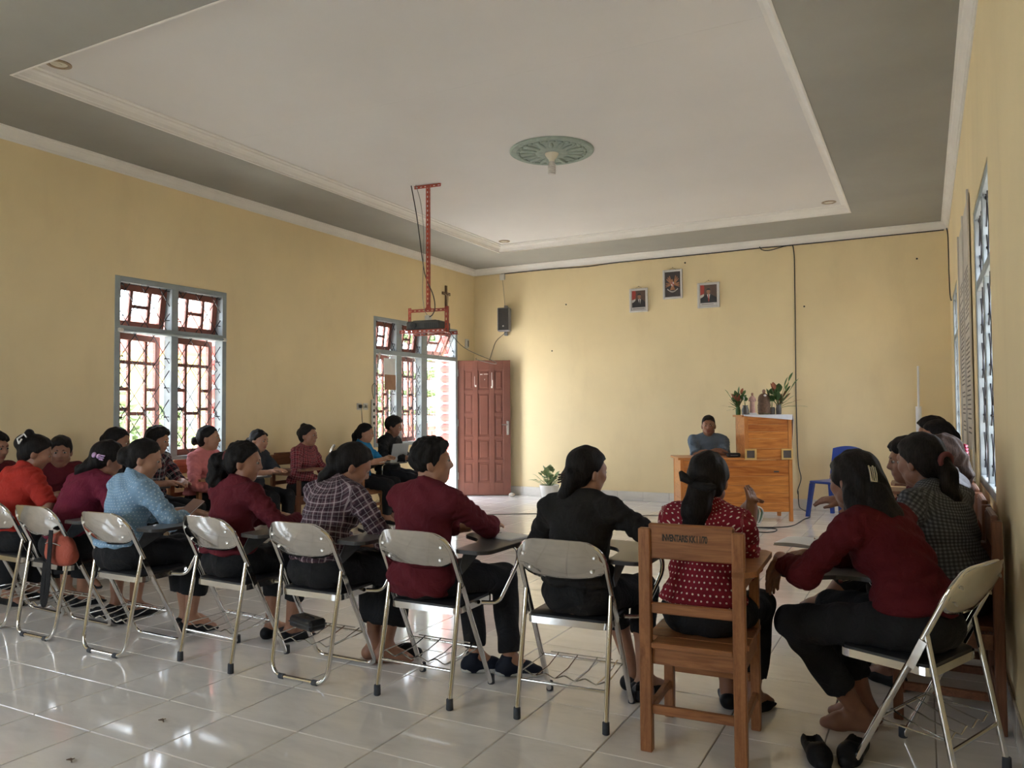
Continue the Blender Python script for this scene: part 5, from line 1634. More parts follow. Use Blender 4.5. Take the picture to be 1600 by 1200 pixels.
# dark red, long hair, right foreground
e, h, _, Rm = person('woman in dark red with long loose hair and a silver clip at the right', -.03, 3.395, R_(62), lean=19, hunch=15, head=(-8, 12, 4), side=0, s=1.02, shirt='cloth_darkred', sleeve=.86, Lw=(-.156, .515, .722), Rw=(.02, .46, .72), Lh=((-.05, .38, -.92), (-.1, -.9, -.4)), curl=(.2, .4), pole=((-.8, -.9, -.28), (1, -.2, -.6)), group=NEAR, skin='skin_dark', lower='cloth_black', leglen=.72, shoe='bare', Lf=(.09, .32), Rf=(.20, .36), kpos=((-.19, .43, .475), (.12, .45, .49)), fdir=(35, 20), seam='front',
    hair={'style': 'long', 'vol': .014, 'curl': .003, 'balls': [(0, -.08, -.03, .085, .05, .09)], 'chains': [[(-.0, -.08, -.04, .075), (.0, -.13, -.14, .075), (.0, -.16, -.24, .07), (.0, -.18, -.32, .05), (0, -.19, -.38, .02)], [(-.06, -.05, -.03, .045), (-.07, -.09, -.14, .05), (-.06, -.12, -.24, .04)], [(.06, -.05, -.03, .045), (.07, -.09, -.14, .05), (.06, -.12, -.24, .04)]]})
def _c(m):
    for k in (0, 1):
        m.tube([(-.045 + .022 * k, -.118, .045), (-.055 + .022 * k, -.13, .015), (-.062 + .022 * k, -.135, -.018)], .0035, 6); m.tube([(-.038 + .022 * k, -.122, .04), (-.048 + .022 * k, -.135, .012), (-.056 + .022 * k, -.138, -.02)], .0025, 6)
    m.tube([(-.062, -.135, -.018), (-.034, -.138, -.02)], .004, 6)
clip_part(e, h, Rm, 'hair_clip', 'clip_silver', _c)['label'] = 'silver hair clip'

# --- right wall
e, h, _, Rm = person('woman in a grey gingham shirt with a long ponytail at the right wall', .105, 4.06, R_(58), seat=.436, s=1.05, lean=5, hunch=14, head=(-6, 10, 0), shirt='cloth_gingham', sleeve=.85, Lh=((-.5, .85, 0), (0, 0, 1)), Lw=(-.25, .36, .69), Rw=(.2, .4, .77), group=RIGHT, skin='skin_dark', fine_hands=False, shoe='shoe_black', Lf=(-.14, .57, .40), Rf=(.05, .36), kpos=((-.06, .42, .60), (.10, .44, .50)), leglen=.6,
    hair={'style': 'tied', 'vol': .016, 'chains': [[(0, -.10, -.005, .045), (.0, -.14, -.04, .034), (-.005, -.15, -.14, .04), (-.015, -.14, -.24, .036), (-.02, -.135, -.30, .012)]]})
def _c(m): m.tube([(.034 * math.cos(a), -.128 - .008 * math.sin(a), -.012 + .03 * math.sin(a)) for a in [6.283 * i / 14 for i in range(14)]], .012, 7, closed=True)
clip_part(e, h, Rm, 'scrunchie', 'scrunchie_brown', _c)['label'] = 'dark red scrunchie'

e, h, _, Rm = person('person in maroon seen in profile with a raised hand at the right wall', .07, 4.62, R_(88), seat=.436, s=1.0, lean=8, hunch=10, head=(16, 6, 0), shirt='cloth_maroon_dark', sleeve=.8, Lw=(-.10, .46, .86), Rw=(.15, .38, .78), Lh=((0, 1, .1), (.3, 0, -1)), group=RIGHT, skin='skin_dark', male=True, lower='cloth_trouser', seam='back', hair={'style': 'short', 'vol': .013, 'curl': .003}, Lf=(-.1, .42), Rf=(.08, .4))
e, h, _, Rm = person('woman with a pink claw clip and loose brown hair by the right-hand window', .145, 5.45, R_(84), seat=.436, s=.97, lean=0, hunch=5, head=(30, 6, 0), shirt='cloth_grey', group=RIGHT, skin='skin_brown', fine_hands=False, fine_head=False, face=False, res=.013, hmat='hair_brown', hair={'style': 'long', 'vol': .016, 'curl': .005, 'balls': [(0, -.09, -.02, .07, .05, .07)], 'chains': [[(0, -.09, -.03, .06), (0, -.13, -.12, .05), (.0, -.14, -.2, .02)]]})
def _c(m):
    for k in range(5): m.tube([(-.04, -.125, .035 - .02 * k), (-.01, -.15, .04 - .02 * k), (.025, -.15, .035 - .02 * k)], .0065, 6)
    m.cbox(.01, .035, -.16, -.145, -.06, .05, .005)
clip_part(e, h, Rm, 'hair_clip', 'clip_pink', _c)['label'] = 'bright pink claw clip'
person('dark haired student sitting behind the pink claw clip at the right wall', .135, 6.62, R_(85), seat=.436, s=1.06, lean=0, hunch=5, head=(10, 6, 0), shirt='cloth_charcoal', group=RIGHT, fine_hands=False, fine_head=False, face=False, res=.014, hair={'style': 'tied', 'vol': .016, 'balls': [(0, -.11, -.01, .05, .04, .05)]})
person('farthest student along the right wall with black hair', .11, 7.30, R_(88), seat=.436, s=1.08, lean=0, hunch=5, head=(5, 4, 0), shirt='cloth_black', male=True, group=RIGHT, fine_hands=False, fine_head=False, face=False, res=.014, hair={'style': 'short', 'vol': .016})

# --- left wall, facing the room
LK = dict(group=LEFT, res=.0125, seam='back', shoe='shoe_black')
person('person in maroon cut off by the left frame edge at the wall', -6.22, 3.30, R_(-80), lean=4, hunch=8, head=(10, 8, 0), shirt='cloth_maroon_dark', sleeve=.5, male=True, hair={'style': 'short', 'vol': .012}, fine_hands=False, **LK)
person('man in a maroon shirt facing the camera with his arms on the tablet', -6.24, 3.82, R_(-96), lean=14, hunch=12, head=(-28, 8, 0), s=.97, shirt='cloth_maroon_dark', sleeve=.55, male=True, skin='skin_dark', Lw=(-.02, .38, .735), Rw=(.12, .40, .74), Lh=((1, .2, 0), (0, 0, -1)), hair={'style': 'short', 'vol': .012}, **LK)
person('student whose head shows above the others beside the double window', -6.22, 4.24, R_(-60), lean=6, hunch=8, head=(12, 14, 0), s=1.02, shirt='cloth_charcoal', skin='skin_dark', hair={'style': 'tied', 'vol': .012, 'balls': [(0, -.105, .0, .04, .03, .04)]}, fine_hands=False, **LK)
person('young man in a black and white checked shirt before the window', -6.22, 4.70, R_(-74), lean=3, hunch=6, head=(12, 10, 0), s=1.0, male=True, shirt='cloth_check_dark', sleeve=.52, skin='skin_brown', Lw=(-.02, .36, .735), Rw=(.20, .34, .745), Lh=((.8, .5, 0), (0, 0, -1)), hair={'style': 'short', 'vol': .016, 'curl': .005}, **LK)
person('woman in a pink blouse sitting upright before the window', -6.20, 5.28, R_(-74), seat=.436, lean=2, hunch=5, head=(24, 2, 0), s=1.02, shirt='cloth_pink', skin='skin_tan', hair={'style': 'tied', 'vol': .009, 'balls': [(0, -.125, -.03, .04, .036, .04)]}, **LK)
person('woman in charcoal grey with her hands on a tablet', -6.21, 5.90, R_(-84), lean=6, hunch=8, head=(2, 8, 0), s=.94, shirt='cloth_charcoal', sleeve=.5, skin='skin_tan', Lw=(.06, .42, .76), Rw=(.16, .40, .76), Lh=((.5, .8, .2), (0, 0, -1)), Rh=((-.5, .9, .2), (0, 0, -1)), hair={'style': 'tied', 'vol': .012, 'curl': .004, 'balls': [(0, -.12, -.035, .05, .05, .055)], 'chains': [[(0, -.11, -.03, .045), (-.03, -.13, -.09, .04), (-.04, -.12, -.14, .02)]]}, **LK)
person('woman in a red plaid shirt with a high bun', -6.20, 6.64, R_(-80), seat=.436, lean=4, hunch=6, head=(6, 2, 0), shirt='cloth_red_plaid', skin='skin_brown', hair={'style': 'tied', 'vol': .012, 'balls': [(0, -.06, .105, .038, .036, .034), (0, -.10, .03, .04, .04, .05)]}, **LK)
person('woman in a bright blue polo shirt at the wooden tablet', -6.18, 7.62, R_(-72), seat=.436, lean=3, hunch=6, head=(8, 8, 0), shirt='cloth_polo_blue', sleeve=.5, hem=-.12, skin='skin_tan', Lw=(.05, .38, .79), Rw=(.16, .36, .78), Lh=((.5, .8, .3), (.3, 0, -1)), hair={'style': 'tied', 'vol': .011, 'chains': [[(0, -.10, .01, .04), (-.01, -.14, -.03, .034), (-.02, -.14, -.12, .03), (-.02, -.13, -.2, .012)]]}, **LK)
person('man in a black shirt working on a laptop next to the door', -6.21, 8.26, R_(-78), lean=0, hunch=6, head=(12, 12, 0), s=1.08, male=True, shirt='cloth_black', skin='skin_dark', Lw=(.08, .36, .77), Rw=(.22, .34, .77), lower='cloth_trouser', hair={'style': 'short', 'vol': .014, 'curl': .004, 'freq': 1.4}, **LK)

# --- the man at the desk
e, h, _, Rm = person('man in a grey-blue polo shirt sitting behind the desk with folded arms', -2.55, 10.30, R_(203), seat=.45, lean=10, hunch=10, head=(-9, 3, 0), s=1.09, male=True, shirt='cloth_grey_blue', sleeve=.42, skin='skin_brown', Lw=(.06, .30, .815), Rw=(-.06, .315, .835), Lh=((.96, .12, 0), (0, -.2, -1)), Rh=((-.96, .10, .0), (0, -.2, -1)), pole=((-1, .1, -.5), (1, .1, -.5)), lower='cloth_trouser', seam='back', group='man at the desk', res=.0115, hair={'style': 'short', 'vol': .005, 'curl': .001, 'line': -.012}, Lf=(-.1, .30), Rf=(.1, .30))

# ------------------------------------------------------------------ ceiling fittings
mottled('rosette_green', (.30, .36, .31), .75, .12, 20)
mottled('cream', (.66, .62, .50), .5, .05, 10)
mottled('bulb_frost', (.62, .58, .55), .3, .04, 10)
mottled('brass_ring', (.34, .26, .18), .4, .2, 30, .6)
r = empty('ceiling_rosette', (-3.05, 6.59, HR), 0, 'round sage green plaster rosette in the middle of the white ceiling', 'ceiling rosette')
MB().lathe([(.395, 0), (.395, -.012), (.38, -.02), (.365, -.016), (.345, -.024), (.325, -.018), (.30, -.020), (.16, -.026), (.13, -.034), (.10, -.03), (.0, -.03)], 48).build('disc', 'rosette_green', r, 40)
pm = MB().ell((0, 0, 0), (.085, .026, .014), 10, 6).mesh('petal', 'rosette_green', 60)
for k in range(16): inst('petal', pm, r, (.225 * math.cos(k * math.pi / 8), .225 * math.sin(k * math.pi / 8), -.026), (0, 0, k * math.pi / 8))
pm = MB().ell((0, 0, 0), (.03, .016, .012), 8, 5).mesh('petal', 'rosette_green', 60)
for k in range(28): inst('petal', pm, r, (.315 * math.cos(k * math.pi / 14), .315 * math.sin(k * math.pi / 14), -.022), (0, 0, k * math.pi / 14 + 1.57))
l = empty('ceiling_lamp', (-3.05, 6.59, HR - .03), 0, 'unlit frosted bulb in a cream holder under the rosette', 'lamp')
MB().lathe([(.065, 0), (.064, -.008), (.045, -.04), (.030, -.055), (.026, -.075)], 18).build('holder', 'cream', l, 40)
MB().lathe([(.022, -.074), (.028, -.085), (.034, -.11), (.035, -.16), (.033, -.195), (.0, -.197)], 14).build('bulb', 'bulb_frost', l, 50)
for k in range(5): MB().tube([(.036 * math.cos(a), .036 * math.sin(a), -.105 - k * .018 - .003 * a) for a in [6.283 * i / 14 for i in range(15)]], .005, 5).build('spiral_turn', 'bulb_frost', l, 60)
for x, y, lab in ((-5.30, 3.27, 'recessed downlight ring at the near left corner of the ceiling'), (-.952, 9.84, 'recessed downlight ring at the far right corner of the ceiling'), (-5.308, 9.82, 'recessed downlight ring at the far left corner of the ceiling')):
    d = empty('downlight', (x, y, HR), 0, lab, 'ceiling light', 'recessed downlights')
    MB().lathe([(.082, 0), (.082, -.006), (.06, -.009), (.058, -.002), (.05, 0)], 24).build('ring', 'brass_ring', d, 40)
    MB().lathe([(.056, -.001), (.048, -.005), (.022, -.003), (.018, -.007), (.0, -.007)], 20).build('lens', 'cream', d, 40)

# ------------------------------------------------------------------ projector on its red slotted mount
mottled('mount_red', (.36, .055, .028), .5, .15, 12)
mottled('projector_grey', (.055, .055, .05), .5, .15, 12)
pj = empty('projector_mount', (-4.695, 6.95, 0), math.radians(6), 'red slotted steel ceiling mount carrying a projector', 'projector mount')
def slotted(name, a, b, w, side, parent, d=.004):
    """perforated bar: two rails joined by rungs, so the slots are real holes"""
    a = Vector(a); b = Vector(b); t = (b - a); L = t.length; t.normalize(); side = Vector(side).normalized(); up = t.cross(side)
    m = MB()
    for k in (-1, 1): m.beam(a + side * k * w * .32, b + side * k * w * .32, w * .36, d, up, .0005)
    n = max(2, int(L / .05))
    for i in range(n + 1):
        c = a + t * (L * i / n); e0 = c - t * min(.014, L / n * .3) if i else c; e1 = c + t * min(.014, L / n * .3) if i < n else c
        if i == 0: e0, e1 = c, c + t * .012
        if i == n: e0, e1 = c - t * .012, c
        m.beam(e0, e1, w * .5, d * .9, up, .0005)
    return m.build(name, 'mount_red', parent)
slotted('ceiling_bar', (-.16, 0, HR - .016), (.16, 0, HR - .016), .032, (0, 0, 1), pj)
slotted('ceiling_bar', (-.16, 0, HR - .002), (.16, 0, HR - .002), .03, (0, 1, 0), pj)
slotted('pole', (.0, -.003, 2.44), (.0, -.003, HR - .004), .036, (1, 0, 0), pj)
slotted('pole', (.018, .012, 2.44), (.018, .012, HR - .004), .03, (0, 1, 0), pj)
slotted('cross_bar', (-.235, 0, 2.44), (.235, 0, 2.44), .034, (0, 0, 1), pj)
for x in (-.22, .22):
    slotted('side_post', (x, 0, 2.20), (x, 0, 2.475), .034, (1, 0, 0), pj); slotted('side_post', (x + .018 * (1 if x > 0 else -1), .014, 2.20), (x + .018 * (1 if x > 0 else -1), .014, 2.475), .03, (0, 1, 0), pj)
MB().prism([(-.035, 2.455), (.05, 2.455), (.008, 2.50)], -.008, -.004).build('gusset', 'mount_red', pj)
for y in (-.13, .17): slotted('tray_bar', (-.27, y, 2.205), (.27, y, 2.205), .034, (0, 0, 1), pj); slotted('tray_bar', (-.27, y + .012, 2.19), (.27, y + .012, 2.19), .03, (0, 1, 0), pj)
for x in (-.2, 0, .2): slotted('tray_bar', (x, -.13, 2.20), (x, .17, 2.20), .03, (1, 0, 0), pj)
p2 = empty('projector', (-4.695, 6.965, 2.222), math.radians(6), 'dark grey projector lying on the red ceiling mount', 'projector')
MB().cbox(-.205, .195, -.13, .14, 0, .095, .015).build('body', 'projector_grey', p2)
MB().cbox(-.14, .14, -.1, .1, .0945, .104, .006).build('lid', 'projector_grey', p2)
for k in range(7): MB().cbox(.02 + k * .022, .03 + k * .022, -.1315, -.129, .02, .07, .0008).build('vent_slat', 'cable_black', p2)
MB().lathe([(.035, 0), (.035, .02), (.028, .021), (.0, .012)], 18, (-.11, -.13, .05), Matrix.Rotation(R_(90), 3, 'X')).build('lens', 'cable_black', p2, 40)
MB().cbox(-.03, .03, -.04, .02, .103, .165, .008).build('plug', 'plastic_white', p2)
cable('projector_cable', [(-4.86, 6.88, HR - .004), (-4.80, 6.9, 3.45), (-4.75, 6.93, 3.0), (-4.72, 6.95, 2.8), (-4.62, 6.94, 2.6), (-4.59, 6.93, 2.46), (-4.62, 6.93, 2.39), (-4.66, 6.93, 2.365)], .006, 'cable_black', 'black cable hanging from the ceiling to the projector')
cable('projector_wire', [(-4.80, 6.88, HR - .004), (-4.75, 6.9, 3.6), (-4.715, 6.9, 3.3), (-4.72, 6.9, 2.9), (-4.735, 6.91, 2.62), (-4.72, 6.92, 2.45), (-4.69, 6.93, 2.39)], .0035, 'cable_grey', 'thin grey wire beside the red projector pole')
cable('projector_lead', [(-4.49, 7.0, 2.25), (-4.45, 7.3, 2.05), (-4.8, 8.6, 1.98), (-5.6, 10.0, 2.05), (-6.2, 10.55, 2.16), (-6.3, 10.7, 2.2)], .0035, 'cable_black', 'slack black lead running from the projector to the door')

# ------------------------------------------------------------------ things on the back wall
mottled('frame_white', (.62, .60, .58), .5, .05, 6)
mottled('print_brown', (.115, .07, .05), .35, .25, 6)
mottled('print_dark', (.055, .045, .045), .35, .15, 8)
mottled('print_red', (.38, .045, .03), .4, .12, 6)
mottled('print_suit', (.018, .018, .022), .4, .2, 8)
mottled('print_skin', (.33, .17, .10), .45, .12, 8)
mottled('print_white', (.66, .63, .60), .5, .05, 8)
mottled('print_gold', (.42, .20, .10), .45, .25, 18)
def framed(name, x0, x1, z0, z1, label, fw=.028, tilt=0.0, low=0.0):
    w, hh = x1 - x0, z1 - z0
    e = empty(name, ((x0 + x1) / 2, YB - .004, (z0 + z1) / 2), 0, label, 'picture', 'framed pictures on the back wall')
    m = MB()
    for a, b, c, d in ((-w / 2, -w / 2 + fw, -hh / 2, hh / 2), (w / 2 - fw, w / 2, -hh / 2, hh / 2), (-w / 2 + fw, w / 2 - fw, hh / 2 - fw, hh / 2), (-w / 2 + fw, w / 2 - fw, -hh / 2, -hh / 2 + fw)): m.cbox(a, b, -.024, 0, c, d, .004)
    m.build('frame', 'frame_white', e)
    MB().box(-w / 2 + fw, w / 2 - fw, -.009, -.002, -hh / 2 + fw, hh / 2 - fw).build('mount', 'print_white', e)
    e.rotation_euler = (tilt, 0, 0)
    MB().tube([(-.004, .002, hh / 2 + .03), (.004, -.012, hh / 2 + .032)], .004, 6).build('nail', 'iron_black', e)
    MB().tube([(-w * .25, -.004, hh / 2 - .01), (0, -.004, hh / 2 + .03), (w * .25, -.004, hh / 2 - .01)], .0012, 4).build('wire', 'iron_black', e)
    return e, w - 2 * fw, hh - 2 * fw
def flat(e, name, poly, y, mat): MB().prism(poly, y, y - .0016).build(name, mat, e)
def circ(cx, cz, rx, rz_, n=16): return [(cx + rx * math.cos(6.2832 * i / n), cz + rz_ * math.sin(6.2832 * i / n)) for i in range(n)]
def portrait(x0, x1, z0, z1, label, tie, turn):
    e, w, hh = framed('framed_portrait', x0, x1, z0, z1, label)
    b = -hh / 2 + .045; t_ = hh / 2 - .006; l_ = -w / 2 + .012; r_ = w / 2 - .012
    flat(e, 'backdrop', [(l_, b), (r_, b), (r_, t_), (l_, t_)], -.009, 'print_brown')
    flat(e, 'flag', [(l_, b + .11), (l_ + .055, b + .13), (l_ + .06, t_ - .03), (l_ + .05, t_), (l_, t_)], -.0106, 'print_red')
    flat(e, 'flag_white', [(l_, b + .07), (l_ + .05, b + .09), (l_ + .055, b + .13), (l_, b + .11)], -.0106, 'print_white')
    c = turn
    flat(e, 'suit', [(l_ + .004, b), (r_, b), (r_, b + .07), (c + .06, b + .105), (c + .02, b + .125), (c - .02, b + .125), (c - .065, b + .10), (l_ + .004, b + .06)], -.0124, 'print_suit')
    flat(e, 'shirt', [(c - .022, b + .122), (c + .024, b + .122), (c + .012, b + .05), (c + .004, b + .03)], -.0142, 'print_white')
    flat(e, 'tie', [(c - .005, b + .115), (c + .008, b + .115), (c + .012, b + .03), (c + .003, b + .01), (c - .004, b + .03)], -.016, tie)
    flat(e, 'neck', [(c - .014, b + .115), (c + .016, b + .115), (c + .016, b + .14), (c - .014, b + .14)], -.0142, 'print_skin')
    flat(e, 'face', circ(c, b + .163, .027, .036), -.016, 'print_skin')
    flat(e, 'hair', [(c - .029, b + .165), (c - .028, b + .19), (c - .016, b + .205), (c + .012, b + .207), (c + .027, b + .192), (c + .028, b + .165), (c + .022, b + .182), (c - .02, b + .184)], -.0176, 'print_suit')
    for k in range(9): flat(e, 'caption_mark', [(l_ + .02 + k * .019, b - .024), (l_ + .034 + k * .019, b - .024), (l_ + .034 + k * .019, b - .017), (l_ + .02 + k * .019, b - .017)], -.009, 'print_dark')
portrait(-3.90, -3.614, 2.821, 3.179, 'white framed portrait of a man in a suit, left of the emblem', 'print_suit', .012)
portrait(-2.87, -2.554, 2.817, 3.182, 'white framed portrait of a man with a red tie, right of the emblem', 'print_red', 0.0)
e, w, hh = framed('framed_emblem', -3.381, -3.089, 2.984, 3.415, 'white framed print of a golden eagle emblem on black, highest of the three')
flat(e, 'backdrop', [(-w / 2 + .004, -hh / 2 + .004), (w / 2 - .004, -hh / 2 + .004), (w / 2 - .004, hh / 2 - .004), (-w / 2 + .004, hh / 2 - .004)], -.009, 'print_dark')
for s_ in (-1, 1):
    for k in range(6):
        a = R_(88 - k * 17); L = .105 - .008 * k; bx_, bz_ = s_ * (.022 + .006 * k * .3), .02 - .006 * k
        tx, tz = bx_ + s_ * L * math.cos(a) * .75 + s_ * .022, bz_ + L * math.sin(a) * .95 - .03 * (k > 2)
        nx_, nz_ = -math.sin(a) * .008, math.cos(a) * .008
        flat(e, 'wing_feather', [(bx_ - s_ * nx_, bz_ - nz_), (tx - s_ * nx_ * .8, tz - nz_ * .8), (tx + s_ * nx_ * .2, tz + .008), (tx + s_ * nx_, tz + nz_), (bx_ + s_ * nx_, bz_ + nz_)], -.0106 - .0004 * k, 'print_gold')
flat(e, 'body', circ(0, .0, .026, .045), -.014, 'print_gold'); flat(e, 'head', circ(-.008, .058, .014, .017), -.0146, 'print_gold'); flat(e, 'beak', [(-.02, .062), (-.032, .054), (-.018, .052)], -.015, 'print_gold')
for k in range(5): flat(e, 'tail_feather', [((k - 2) * .008 - .005, -.035), ((k - 2) * .008 + .005, -.035), ((k - 2) * .016 + .007, -.085), ((k - 2) * .016 - .007, -.085)], -.0118 - .0004 * k, 'print_gold')
flat(e, 'shield', [(-.022, .03), (.022, .03), (.022, -.005), (.012, -.026), (0, -.034), (-.012, -.026), (-.022, -.005)], -.0158, 'print_white')
for q_ in ([(-.02, .028), (0, .028), (0, .004), (-.02, .004)], [(0, .002), (.02, .002), (.018, -.01), (.011, -.024), (0, -.031)]): flat(e, 'shield_field', q_, -.0176, 'print_red')
flat(e, 'shield_star', circ(0, .002, .0075, .009), -.0194, 'print_gold')
flat(e, 'ribbon', [(-.078 + .0195 * i, -.062 - .042 * math.sin(math.pi * i / 8)) for i in range(9)] + [(.078 - .0195 * i, -.078 - .044 * math.sin(math.pi * i / 8)) for i in range(9)], -.0158, 'print_white')
for k in range(11): cx_ = -.055 + k * .011; zz = -.0705 - .043 * math.sin(math.pi * (cx_ + .078) / .156); flat(e, 'ribbon_mark', [(cx_ - .003, zz - .004), (cx_ + .003, zz - .004), (cx_ + .003, zz + .004), (cx_ - .003, zz + .004)], -.0176, 'print_dark')

mottled('speaker_black', (.03, .028, .025), .6, .2, 30)
mottled('speaker_grey', (.20, .20, .21), .5, .1, 10)
s_ = empty('wall_speaker', (-6.02, YB, 2.83), math.radians(14), 'black loudspeaker on a bracket in the left corner of the back wall', 'loudspeaker')
MB().cbox(-.10, .10, -.20, -.06, -.19, .19, .012).build('cabinet', 'speaker_grey', s_)
MB().cbox(-.085, .085, -.207, -.198, -.175, .175, .004).build('grille', 'speaker_black', s_)
MB().cbox(-.012, .012, -.210, -.206, -.12, -.10, .001).build('badge', 'lock_metal', s_)
MB().cbox(-.02, .03, -.07, .02, -.25, .24, .004).build('bracket', 'speaker_grey', s_)
cable('speaker_cable', [(-5.98, YB - .1, 2.63), (-6.05, YB - .05, 2.60), (-6.2, YB - .02, 2.5), (-6.27, YB - .02, 2.35), (-6.34, YB - .02, 2.15)], .005, 'cable_black', 'black cable looping from the wall loudspeaker to behind the door')
j = empty('junction_box', (-6.08, YB, 3.55), 0, 'small white junction box under the cornice above the loudspeaker', 'junction box')
MB().cbox(-.045, .045, -.035, 0, -.05, .05, .006).build('box', 'plastic_white', j); MB().cbox(-.03, .03, -.039, -.034, -.03, .03, .002).build('cover', 'plastic_white', j)
cable('wall_wire', [(-6.08, YB - .008, 3.50), (-6.05, YB - .008, 3.2), (-6.04, YB - .01, 3.05)], .003, 'cable_grey', 'thin wire dropping from the junction box to the loudspeaker')
cable('cornice_cable', [(-6.1, YB - .012, 3.60), (-5.2, YB - .012, 3.60), (-4.6, YB - .012, 3.585), (-4.2, YB - .012, 3.60), (-3.6, YB - .012, 3.602), (-2.6, YB - .012, 3.6), (-1.99, YB - .012, 3.605), (-1.4, YB - .012, 3.60), (-.6, YB - .012, 3.602), (.26, YB - .012, 3.603)], .007, 'cable_black', 'black cable running along under the cornice of the back wall')
cable('wall_cable', [(-1.99, YB - .02, 3.62), (-1.95, YB - .05, 3.57), (-1.85, YB - .02, 3.56), (-1.6, YB - .012, 3.60), (-1.54, YB - .012, 3.52), (-1.535, YB - .012, 3.0), (-1.54, YB - .012, 2.2), (-1.545, YB - .012, 1.5), (-1.54, YB - .012, .9), (-1.53, YB - .016, .6), (-1.50, YB - .016, .42), (-1.545, YB - .016, .26), (-1.54, YB - .02, .2)], .0065, 'cable_black', 'black cable running down the back wall behind the lectern')
cable('corner_cable', [(XR - .02, YB - .1, 3.6), (XR - .012, YB - .25, 3.45), (XR - .012, YB - .3, 3.0), (XR - .012, YB - .5, 2.72), (XR - .012, YB - .9, 2.6)], .007, 'cable_black', 'black cable hanging in the right corner above the far window')
for k, (x, z) in enumerate(((-1.42, 2.75), (-.05, 3.27), (-4.95, 3.02), (-3.05, 3.50), (-5.2, 2.3))):
    tag(MB().lathe([(.012, 0), (.012, .003), (.004, .006), (.0, .03)], 8, (x, YB, z), Matrix.Rotation(R_(90), 3, 'X')).build('wall_nail', 'iron_black'), ['nail in the back wall right of the hanging cable', 'nail high up near the right corner of the back wall', 'nail left of the pictures on the back wall', 'nail above the framed emblem', 'nail low on the back wall right of the door'][k], 'nail')

# ------------------------------------------------------------------ things on the left wall
wood('cross_wood', (.09, .05, .025), (.19, .11, .055), .5, (14, 14, 2))
mottled('figure_cream', (.46, .33, .20), .5, .15, 20)
c = empty('crucifix', (XL, 10.31, 3.12), 0, 'dark wooden crucifix on the left wall near the corner', 'crucifix')
MB().cbox(.0, .022, -.024, .024, -.21, .21, .003).build('upright', 'cross_wood', c); MB().cbox(.0, .024, -.11, .11, .06, .105, .003).build('crosspiece', 'cross_wood', c)
m = MB(); m.tube([(.034, 0, -.09), (.036, .004, -.02), (.038, 0, .05)], [.009, .015, .019], 8); m.ell((.04, 0, .085), (.014, .014, .017), 8, 6)
for k in (-1, 1): m.tube([(.036, k * .014, .05), (.034, k * .055, .07), (.03, k * .10, .085)], [.008, .006, .005], 6); m.tube([(.034, k * .006, -.085), (.036, k * .008, -.13), (.03, k * .003, -.17)], [.009, .007, .005], 6)
m.build('figure', 'figure_cream', c, 60)
for y, lab in ((8.185, 'white wall socket with a plug, left one of the pair'), (8.318, 'white wall socket without a plug, right one of the pair')):
    so = empty('wall_socket', (XL, y, 1.425), 0, lab, 'wall socket', 'wall sockets')
    MB().cbox(0, .012, -.045, .045, -.045, .045, .004).build('plate', 'plastic_white', so); MB().lathe([(.022, .012), (.02, .008), (0, .008)], 14, (0, 0, 0), Matrix.Rotation(R_(90), 3, 'Y')).build('socket', 'cream', so, 40)
    if y < 8.2: MB().cbox(.012, .05, -.018, .018, -.02, .025, .006).build('plug', 'cable_black', so)
cable('socket_lead', [(XL + .045, 8.185, 1.41), (XL + .05, 8.2, 1.2), (XL + .06, 8.24, 1.0), (XL + .08, 8.3, .7)], .004, 'cable_black', 'black lead hanging from the wall socket')
sw = empty('light_switch', (XL, 10.93, 2.46), 0, 'small white switch box on the left wall above the open door', 'switch')
MB().cbox(0, .03, -.045, .045, -.075, .075, .006).build('box', 'plastic_white', sw); MB().cbox(.03, .034, .005, .03, -.05, .05, .002).build('strip', 'iron_black', sw)
ps = empty('hanging_strip', (XL + .012, 8.455, 1.30), 0, 'long white socket strip hanging beside the window next to the door', 'power strip')
MB().cbox(0, .03, -.03, .03, -.15, .22, .005).build('body', 'plastic_white', ps)
for k in range(4): MB().lathe([(.02, 0), (.02, .003), (0, .002)], 12, (.03, 0, -.1 + .085 * k), Matrix.Rotation(R_(90), 3, 'Y')).build('socket', 'cable_black', ps)
cable('strip_lead', [(XL + .03, 8.46, 1.53), (XL + .02, 8.44, 1.68), (XL + .02, 8.49, 1.74), (XL + .01, 8.56, 1.70)], .004, 'cable_black', 'black lead over the white socket strip')
cal = empty('wall_calendar', (XL + .012, 8.84, 2.08), 0, 'paper sheets and a brown folder hung on the window grille', 'papers')
MB().box(0, .004, -.13, .13, -.19, .02).build('sheet', 'paper_white', cal); MB().box(.004, .010, -.125, .135, -.42, -.21).build('folder', 'paper_brown', cal); MB().box(.001, .005, -.13, .12, -.25, -.19).build('sheet', 'paper_white', cal)
tl = empty('tube_lamp', (XL + .015, 8.55, 2.06), 0, 'unlit white strip lamp end by the window next to the door', 'lamp')
MB().tube([(0, 0, -.16), (0, .06, .08)], .014, 8).build('tube', 'plastic_white', tl, 50); MB().tube([(0, .05, .06), (0, .066, .1)], .017, 8).build('cap', 'plastic_white', tl, 50)
lr = empty('lamp_rail', (XL + .02, 5.3, 2.135), 0, 'slim grey strip lamp fixed along the transom of the double window', 'lamp')
MB().tube([(0, -.60, 0), (0, .62, .0)], .013, 8).build('tube', 'frame_grey', lr, 50)
for k in (-.6, .62): MB().lathe([(.018, -.02), (.018, .02)], 10, (0, k, 0), Matrix.Rotation(R_(90), 3, 'X')).build('cap', 'plastic_white', lr, 50)

